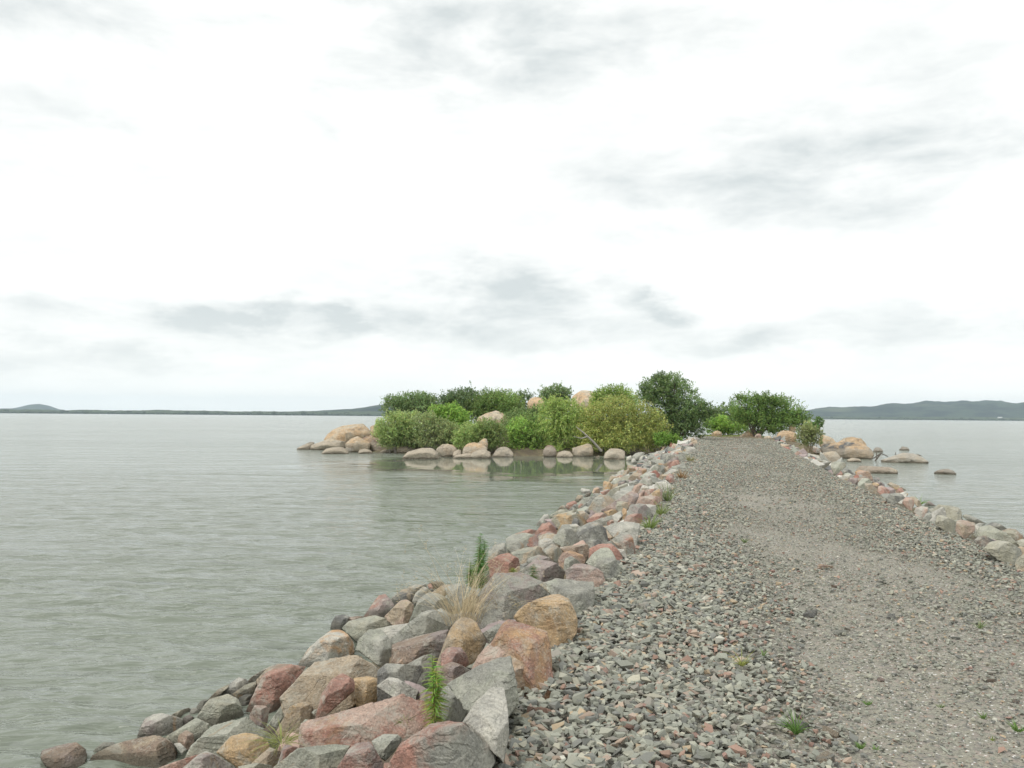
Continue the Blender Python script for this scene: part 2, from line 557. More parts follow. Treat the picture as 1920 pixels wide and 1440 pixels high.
def hull_template(seed, n=11, flatz=0.6):
    r = np.random.default_rng(seed)
    p = np.array([(x, y, z) for x in (-1, 1) for y in (-1, 1) for z in (-1, 1)], float) * 0.72
    if n > 8: p = np.concatenate([p, r.normal(0, .7, (n - 8, 3))])
    p = p[:max(n, 6)] + r.normal(0, 0.33, (len(p[:max(n, 6)]), 3)); p[:, 2] *= flatz
    bm = bmesh.new()
    for q in p: bm.verts.new(q)
    res = bmesh.ops.convex_hull(bm, input=bm.verts)
    dead = [g for g in res['geom_interior'] if isinstance(g, bmesh.types.BMVert)]
    if dead: bmesh.ops.delete(bm, geom=dead, context='VERTS')
    bmesh.ops.triangulate(bm, faces=bm.faces)
    bm.verts.index_update()
    V = np.array([v.co[:] for v in bm.verts]); F = np.array([[v.index for v in f.verts] for f in bm.faces])
    bm.free()
    return V, F


PAL = np.array([(.27, .28, .25), (.32, .33, .29), (.20, .205, .195), (.37, .37, .32), (.29, .275, .25), (.42, .405, .34),
                (.34, .225, .185), (.40, .31, .255), (.44, .35, .25), (.29, .185, .16), (.54, .53, .48), (.44, .35, .30)])
PW = np.array([.25, .23, .15, .12, .09, .05, .03, .025, .025, .015, .01, .03]); PW = PW / PW.sum()


def scatter_stones(name, P, size, seed, ntmp=24, npts=8):
    """P (N,3) centres, size (N,)"""
    r = np.random.default_rng(seed)
    which = r.integers(0, ntmp, len(P))
    VV, FF, CC = [], [], []
    base = 0
    for k in range(ntmp):
        V, F = hull_template(seed * 100 + k, npts, r.uniform(0.38, 0.62))
        idx = np.nonzero(which == k)[0]
        n = len(idx)
        if n == 0: continue
        a = r.uniform(0, 2 * np.pi, n); tx = r.normal(0, 0.28, n); ty = r.normal(0, 0.28, n)
        ca, sa = np.cos(a), np.sin(a)
        Rz = np.zeros((n, 3, 3)); Rz[:, 0, 0] = ca; Rz[:, 0, 1] = -sa; Rz[:, 1, 0] = sa; Rz[:, 1, 1] = ca; Rz[:, 2, 2] = 1
        Rx = np.zeros((n, 3, 3)); Rx[:, 0, 0] = 1; Rx[:, 1, 1] = np.cos(tx); Rx[:, 1, 2] = -np.sin(tx); Rx[:, 2, 1] = np.sin(tx); Rx[:, 2, 2] = np.cos(tx)
        Ry = np.zeros((n, 3, 3)); Ry[:, 1, 1] = 1; Ry[:, 0, 0] = np.cos(ty); Ry[:, 0, 2] = np.sin(ty); Ry[:, 2, 0] = -np.sin(ty); Ry[:, 2, 2] = np.cos(ty)
        RR = Rx @ Ry @ Rz
        sc3 = 0.68 * size[idx][:, None] * r.uniform(0.75, 1.25, (n, 3)) * 0.5
        vv = V[None] * sc3[:, None, :]
        vv = np.einsum('nij,nvj->nvi', RR, vv) + P[idx][:, None, :]
        col = PAL[r.choice(len(PAL), n, p=PW)] * r.uniform(0.82, 1.18, (n, 1)) * np.array([.86, .86, .81])
        VV.append(vv.reshape(-1, 3)); CC.append(np.repeat(col, len(V), 0))
        FF.append((F[None] + (np.arange(n) * len(V))[:, None, None] + base).reshape(-1, 3))
        base += n * len(V)
    return new_mesh(name, np.concatenate(VV), np.concatenate(FF), M_STONE, np.concatenate(CC))


def coarse_amount(s, t, x, y):
    n = fbm(np.stack([x * 0.9, y * 0.35, x * 0], -1), 4, 8)
    rut = np.exp(-(np.abs(t - 2.15 + 0.5 * fbm(np.stack([y * 0.12, y * 0, y * 0], -1), 2, 4)) / 1.15) ** 2.6)
    rut2 = 0.55 * np.exp(-((t - 3.0) / 0.35) ** 2)
    far = np.clip((y - 8) / 18, 0, 1)
    a = 1.0 - (rut * 0.92 + rut2 * 0.1) * (1 - 0.5 * far) + n * 1.2
    return np.clip(a, 0.06, 1)


PZ = hpath(PX, PY) - 0.014 * coarse_amount(*st(PX, PY), PX, PY)
v = np.stack([PX, PY, PZ], -1).reshape(-1, 3)
put("path", new_mesh("path", v, PF, M_PATH, None, True), kind="structure")
pts, sizes = [], []
for (s0, s1, dens, smin, smax) in ((2.2, 9, 1250, .026, .060), (9, 16, 950, .028, .060), (16, 30, 520, .034, .066), (30, 50, 190, .045, .08), (50, 74.5, 110, .055, .09)):
    n = int((s1 - s0) * 4.9 * dens)
    s = rng.uniform(s0, s1, n); t = rng.uniform(-0.3, 5.3, n)
    x, y = xy(s, t)
    w = pwidth(y)
    keep = (t < w + 0.38) & (rng.uniform(0, 1, n) < coarse_amount(s, t, x, y))
    near_vis = (np.abs(x) < y * 0.75 + 1.2)
    keep &= near_vis
    x, y = x[keep], y[keep]
    sz = rng.uniform(smin, smax, len(x)) * (1 + (rng.uniform(0, 1, len(x)) > 0.96) * 0.6)
    sz *= 1 + 0.42 * np.exp(-(np.maximum(st(x, y)[1], 0) / 1.1) ** 2) - 0.32 * (1 - coarse_amount(st(x, y)[0], st(x, y)[1], x, y))
    z = hpath(x, y) + sz * 0.10 + rng.uniform(-0.004, 0.018, len(x))
    # heaped along the left edge
    _, t2 = st(x, y)
    z += 0.05 * np.exp(-(np.maximum(t2, 0) / 0.5) ** 2)
    pts.append(np.stack([x, y, z], -1)); sizes.append(sz)
put("gravel", scatter_stones("gravel", np.concatenate(pts), np.concatenate(sizes), 3),
    label="loose grey and reddish crushed stone covering the track", cat="gravel", kind="stuff")

n = 60000
s = 2.2 + (rng.uniform(0, 1, n) ** 1.5) * 14; t = rng.uniform(0.3, 4.6, n)
x, y = xy(s, t)
keep = rng.uniform(0, 1, n) < (1.1 - coarse_amount(s, t, x, y))
keep &= (np.abs(x) < y * 0.75 + 1.2)
x, y = x[keep], y[keep]
sz = rng.uniform(0.008, 0.024, len(x))
put("grit", scatter_stones("grit", np.stack([x, y, hpath(x, y) + sz * 0.15], -1), sz, 7, 6, 7),
    label="fine grey grit trodden into the wheel track of the path", cat="grit", kind="stuff")
# ---------------------------------------------------------------- rocks
WIN = {'1': (60, 1260, 6.4), '2': (340, 1230, 6.4), '3': (620, 1230, 4.8), '4': (540, 1130, 6.857), '5': (800, 1090, 6.4),
       '6': (620, 1040, 6.857), '7': (880, 960, 6.0), '8': (1000, 860, 6.0), '9': (1140, 790, 7.385), 'A': (1480, 780, 6.857),
       'B': (1660, 900, 7.385), 'C': (540, 770, 8.727), 'D': (730, 770, 8.0), 'E': (950, 780, 7.385), 'F': (1300, 720, 7.385),
       'P': (0, 0, 1.0)}
TONE = {'g': (.32, .325, .29), 'G': (.34, .355, .295), 'd': (.14, .145, .145), 'm': (.30, .245, .235), 'r': (.36, .185, .145),
        't': (.40, .325, .235), 'o': (.47, .29, .15), 'w': (.50, .49, .44), 'p': (.46, .33, .27), 'b': (.28, .205, .155),
        'y': (.38, .37, .29), 'c': (.49, .345, .19), 'O': (.55, .40, .25), 'S': (.56, .48, .36)}
_ico = {}


def ico(sub):
    if sub not in _ico:
        bm = bmesh.new()
        bmesh.ops.create_icosphere(bm, subdivisions=sub, radius=1)
        V = np.array([v.co[:] for v in bm.verts]); F = np.array([[v.index for v in f.verts] for f in bm.faces])
        bm.free(); _ico[sub] = (V, F)
    return _ico[sub]


def rock_mesh(name, pts, sub, mat, seed, sharp=70, rough=1.0, facets=4):
    """rounded, chipped convex body through the given points; returns mesh, origin"""
    pts = np.asarray(pts, float)
    bm = bmesh.new()
    for q in pts: bm.verts.new(q)
    res = bmesh.ops.convex_hull(bm, input=bm.verts)
    dead = [g for g in res['geom_interior'] if isinstance(g, bmesh.types.BMVert)]
    if dead: bmesh.ops.delete(bm, geom=dead, context='VERTS')
    bm.normal_update()
    hv = np.array([v.co[:] for v in bm.verts])
    c = (hv.min(0) + hv.max(0)) / 2
    pl = []
    mg = 0.985
    allN, allD = [], []
    for f in sorted(bm.faces, key=lambda f: -f.calc_area()):
        n = np.array(f.normal[:]); d = n @ (np.array(f.verts[0].co[:]) - c)
        if d < 0: n, d = -n, -d
        if f.calc_area() < 1e-8 or d < 1e-5: continue
        if any(n @ m > mg for m, _ in pl): continue
        pl.append((n, d))
    bm.free()
    fullN = np.array([p[0] for p in pl]); fullD = np.array([p[1] for p in pl])
    if facets:                           # a quarried block has few, large faces
        kept = []
        for n, d in pl:
            if not any(n @ m > 0.93 for m, _ in kept): kept.append((n, d))
        pl = kept
    fr = np.random.default_rng(seed * 7 + 1)
    for q in range(facets + 3 if facets else 0):          # broken-off corners and chips
        n = fr.normal(size=3); n /= np.linalg.norm(n)
        if n[2] < -0.5: continue
        pl.append((n, ((hv - c) @ n).max() * (fr.uniform(0.76, 0.94) if q < facets else fr.uniform(0.90, 0.985))))
    Nn = np.array([p[0] for p in pl]); D = np.array([p[1] for p in pl])
    ext = (hv.max(0) - hv.min(0)) / 2 + 1e-3
    V, F = ico(sub)
    q = V * ext
    L = np.linalg.norm(q, axis=1); u = q / L[:, None]
    a = np.maximum(u @ Nn.T, 0) / D[None]
    r = (a ** sharp).sum(1) ** (-1.0 / sharp)
    full = 1.0 / np.maximum(np.maximum(u @ fullN.T, 0) / fullD[None], 1e-6).max(1)
    r = np.minimum(r, full * 1.01)
    size = float(np.mean(ext)) * 2
    P = u * r[:, None] * 1.02
    # worn, broken surface
    o = np.array([seed * 3.1, seed * 1.7, seed * 0.9])
    lowf = fbm(P / size * 2.2 + o, 3, seed)
    hi = fbm(P / size * 9 + o, 4, seed + 5, 0.6)
    stp = np.abs(fbm(P / size * np.array([3.5, 3.5, 6]) + o, 3, seed + 9))
    k = size * rough * (0.050 * lowf + 0.034 * hi - 0.06 * np.clip(0.06 - stp, 0, 1))
    P = P + u * k[:, None] * (r / r.mean())[:, None] ** 0.5
    low = P[:, 2].min()
    org = c + np.array([0, 0, low])
    return new_mesh(name, P - np.array([0, 0, low]), F, mat, None, True), org


def plane_rock(name, c, planes, ext, sub, mat, seed, sharp=80, rough=1.0):
    """a block bounded by few broken faces; planes = [(normal, distance from c)]"""
    Nn = np.array([p[0] for p in planes]); D = np.maximum(np.array([p[1] for p in planes]), 0.02 * float(np.mean(ext)))
    V, F = ico(sub)
    q = V * ext
    u = q / np.linalg.norm(q, axis=1)[:, None]
    a = np.maximum(u @ Nn.T, 0) / D[None]
    mx = a.max(1)
    r = 1.0 / (mx * ((a / mx[:, None]) ** sharp).sum(1) ** (1.0 / sharp))
    size = float(np.mean(ext)) * 2
    P = u * r[:, None]
    o = np.array([seed * 3.1, seed * 1.7, seed * 0.9])
    lowf = fbm(P / size * 2.6 + o, 2, seed)
    hi = fbm(P / size * 8 + o, 4, seed + 5, 0.62)
    stp = fbm(P / size * np.array([2.2, 2.2, 5]) + o, 2, seed + 9)
    led = np.floor(stp * 5) / 5.0 - stp                     # small ledges where flakes broke off
    k = size * rough * (0.034 * lowf + 0.040 * hi + 0.07 * led)
    P = P + u * k[:, None] * np.minimum(r / r.mean(), 1.3)[:, None]
    low = P[:, 2].min()
    return new_mesh(name, P - np.array([0, 0, low]), F, mat, None, False), c + np.array([0, 0, low])


ROCK_COUNT = [0]


def traced(line, group, kindname='rock', cat='rock', mat=None, boulder=False):
    """win|tones|opts|label|outline|ridge points"""
    win, tones, opts, label, poly, inner = [s.strip() for s in line.split('|')]
    ox, oy, k = WIN[win]
    P2 = [(ox + float(a.split(',')[0]) / k, oy + float(a.split(',')[1]) / k) for a in poly.split()]
    I2 = []
    for a in inner.split():
        q = a.split(',')
        I2.append((ox + float(q[0]) / k, oy + float(q[1]) / k, float(q[2]) / 100.0))
    op = dict((o.split('=') + ['1'])[:2] for o in opts.split())
    lift = float(op.get('lift', 0.0 if boulder else 0.17))
    if 'g' in op: lift = 0.07
    alpha = rad(float(op.get('a', 42)))
    sharp = float(op.get('s', 20 if boulder else 70))
    bot = max(P2, key=lambda p: p[1])
    if 'd' in op:
        G = at_depth(bot[0], bot[1], float(op['d']))
    elif 'w' in op:
        G = hit(bot[0], bot[1], flat=0.0)
    else:
        G = hit(bot[0], bot[1], lift)
    if 'k' in op:                        # nudge towards / away from the eye
        G = EYE + (G - EYE) * float(op['k'])
    h = np.array([-G[0], -G[1], 0.0]); h /= np.linalg.norm(h)
    n = h * math.cos(alpha) + np.array([0, 0, 1.0]) * math.sin(alpha)
    ring = []
    for (px, py) in P2:
        d = pix_dir(px, py)
        ring.append(EYE + d * (((G - EYE) @ n) / (d @ n)))
    ring = np.array(ring)
    wpx = max(p[0] for p in P2) - min(p[0] for p in P2)
    hpx = max(p[1] for p in P2) - min(p[1] for p in P2)
    D = np.linalg.norm(G - EYE)
    size = math.sqrt(wpx * hpx) / FPX * D
    if not boulder:
        return block(P2, I2, op, G, n, ring, size, lift, alpha, sharp, kindname, mat, label, cat, group, tones, wpx, hpx)
    front = []
    for (px, py, b) in I2:
        d = pix_dir(px, py)
        front.append(EYE + d * (((G - EYE) @ n) / (d @ n)) + n * 0)
        p = front[-1]
        # pull towards the eye along its own ray so it stays where the picture shows it
        front[-1] = p - d * (b * (3.2 if boulder else 5.0) * size)
    cen = ring.mean(0)
    vd = (cen - EYE) / np.linalg.norm(cen - EYE)
    if not boulder and 'nr' not in op:
        # a broken edge runs across the block: flatter top, steeper front
        rg = random.Random(ROCK_COUNT[0] * 13 + 5)
        cxp = sum(p[0] for p in P2) / len(P2); cyp = sum(p[1] for p in P2) / len(P2)
        hh = (max(p[1] for p in P2) - min(p[1] for p in P2)) / FPX * np.linalg.norm(G - EYE)
        tl = rg.uniform(-0.35, 0.35); up = rg.uniform(-0.16, 0.10)
        wv = (max(p[0] for p in P2) - min(p[0] for p in P2)); hv_ = (max(p[1] for p in P2) - min(p[1] for p in P2))
        for sx in (-0.33, 0.30):
            qx, qy = cxp + sx * wv, cyp + up * hv_ + sx * wv * tl * min(1.0, hv_ / wv)
            d = pix_dir(qx, qy)
            front.append(EYE + d * (((G - EYE) @ n) / (d @ n)) - d * rg.uniform(0.30, 0.48) * hh)
    if boulder and not I2:
        front.append(cen - vd * 0.30 * size)
    th = float(op.get('th', 0.8 if boulder else 0.55))
    hb = np.array([vd[0], vd[1], 0]); hb /= np.linalg.norm(hb)
    back = cen + (ring - cen) * (0.80 if not boulder else 0.72) + hb * th * size + np.array([0, 0, -0.10 * size])
    mid = cen + (ring - cen) * 0.985 + vd * th * 0.45 * size
    dn = float(op.get('dn', lift + (0.35 if boulder else 0.15)))
    zc = ring[:, 2].mean()
    lowr = ring[ring[:, 2] < zc]
    down = cen + (lowr - cen) * 0.9 + hb * 0.08 * size; down = down - np.array([0, 0, dn])
    down2 = down + hb * th * 0.7 * size
    allp = np.concatenate([ring, np.array(front).reshape(-1, 3), mid, back, down, down2])
    ROCK_COUNT[0] += 1
    px1024 = max(wpx, hpx) * 1024 / 1920
    sub = 6 if px1024 > 110 else 5 if px1024 > 36 else 4 if px1024 > 14 else 3
    me, org = rock_mesh(kindname, allp, sub, mat or M_ROCK, ROCK_COUNT[0], sharp, 1.0, 1)
    o = put(kindname, me, org, None, label, cat, group)
    paint(o, tones, ROCK_COUNT[0])
    return o


def hull2d(P):
    P = sorted(set(P))
    def half(Q):
        h = []
        for p in Q:
            while len(h) > 1 and (h[-1][0] - h[-2][0]) * (p[1] - h[-2][1]) - (h[-1][1] - h[-2][1]) * (p[0] - h[-2][0]) <= 0: h.pop()
            h.append(p)
        return h[:-1]
    return half(P) + half(P[::-1])


def block(P2, I2, op, G, n, ring, size, lift, alpha, sharp, kindname, mat, label, cat, group, tones, wpx, hpx):
    ROCK_COUNT[0] += 1
    seed = ROCK_COUNT[0]
    rg = random.Random(seed * 13 + 5)
    cen = ring.mean(0)
    vd = (cen - EYE) / np.linalg.norm(cen - EYE)
    hb = np.array([vd[0], vd[1], 0]); hb /= np.linalg.norm(hb)
    side = np.array([hb[1], -hb[0], 0])
    up = np.array([0, 0, 1.0])
    th = float(op.get('th', 0.9))
    c = cen + hb * 0.22 * size * min(1, th) - up * 0.05 * size
    H2 = hull2d(P2)
    pl = []
    cpx = (sum(p[0] for p in H2) / len(H2), sum(p[1] for p in H2) / len(H2))
    minpx = 0.07 * (wpx + hpx)
    pts = list(H2)
    for i in range(len(pts)):
        p, q = pts[i], pts[(i + 1) % len(pts)]
        m = np.cross(pix_dir(*p), pix_dir(*q)); m /= np.linalg.norm(m)
        d = (EYE - c) @ m
        if d < 0: m, d = -m, -d
        d += (lift + 0.10) * min(1.0, max(0.0, (-m[2] - 0.78) / 0.2))
        pl.append((m, d))
    # main broken edge: apex on the ray of the ridge point, nearer than the leaning plane
    if I2:
        b0 = max(I2, key=lambda q: q[2]); rx, ry = b0[0], b0[1]
    else:
        rx = cpx[0] + rg.uniform(-.22, .18) * wpx; ry = cpx[1] + rg.uniform(-.2, .12) * hpx
    d = pix_dir(rx, ry)
    hh = hpx / FPX * np.linalg.norm(G - EYE)
    if alpha > rad(46): ry = cpx[1] + 0.26 * hpx
    A = EYE + d * (((G - EYE) @ n) / (d @ n)) - d * (rg.uniform(0.34, 0.5) if alpha < rad(46) else 0.10) * hh
    top = min(H2, key=lambda p: p[1])
    dt = pix_dir(*top)
    T = EYE + dt * (((G - EYE) @ n) / (dt @ n)) + dt * 0.25 * hh
    s2 = side + up * rg.uniform(-.28, .28)
    m = np.cross(T - A, s2); m /= np.linalg.norm(m)
    if m[2] < 0: m = -m
    pl.append((m, (A - c) @ m))
    # two front faces meeting on a rough vertical edge
    for sg, lo, hi_ in ((-1, 12, 38), (1, 24, 58)):
        az_ = rad(rg.uniform(lo, hi_)) * sg; e_ = rad(rg.uniform(2, 30))
        m = (-hb * math.cos(az_) + side * math.sin(az_)) * math.cos(e_) + up * math.sin(e_)
        pl.append((m, (A - c) @ m))
    if rg.random() < .6:                 # one extra facet cutting the apex
        m = -hb * .55 + up * .75 + side * rg.uniform(-.8, .8); m /= np.linalg.norm(m)
        pl.append((m, (A - c) @ m - size * rg.uniform(.03, .09)))
    for _ in range(2):                   # chipped corners
        m = -hb * rg.uniform(.1, .8) + up * rg.uniform(-.1, .8) + side * rg.choice((-1, 1)) * rg.uniform(.4, 1.0); m /= np.linalg.norm(m)
        far_ = max((q - c) @ m for q in ring)
        pl.append((m, far_ * rg.uniform(.84, .97)))
    for _ in range(4):                   # flakes knocked off the edges
        m = -hb * rg.uniform(.2, 1) + up * rg.uniform(-.2, 1) + side * rg.uniform(-1, 1); m /= np.linalg.norm(m)
        far_ = max(max((q - c) @ m for q in ring), (A - c) @ m)
        pl.append((m, far_ * rg.uniform(.90, .985)))
    pl.append((hb, 0.75 * th * size))
    m = hb * .6 + up * .8; pl.append((m, max((q - c) @ m for q in ring) + .12 * size))
    pl.append((-up, (c[2] - ring[:, 2].min()) + lift + 0.12))
    ext = np.array([np.ptp(ring[:, 0]) / 2 + .2 * size, np.ptp(ring[:, 1]) / 2 + .25 * size, np.ptp(ring[:, 2]) / 2 + .2 * size])
    px1024 = max(wpx, hpx) * 1024 / 1920
    sub = 6 if px1024 > 60 else 5 if px1024 > 20 else 4 if px1024 > 8 else 3
    me, org = plane_rock(kindname, c, pl, ext, sub, mat or M_ROCK, seed, 55 if sharp < 30 else 200)
    o = put(kindname, me, org, None, label, cat, group)
    paint(o, tones, seed)
    return o


def paint(o, tones, seed, pale=None):
    r = random.Random(seed)
    a = TONE[tones[0]]; b = TONE[tones[1] if len(tones) > 1 else tones[0]]
    j = r.uniform(0.9, 1.1)
    o.color = (a[0] * j, a[1] * j, a[2] * j, 1)
    j2 = r.uniform(0.8, 1.12)
    o['tone2'] = [b[0] * j2, b[1] * j2, b[2] * j2]
    o['pale'] = float(r.uniform(0.35, 1.0) if pale is None else pale)


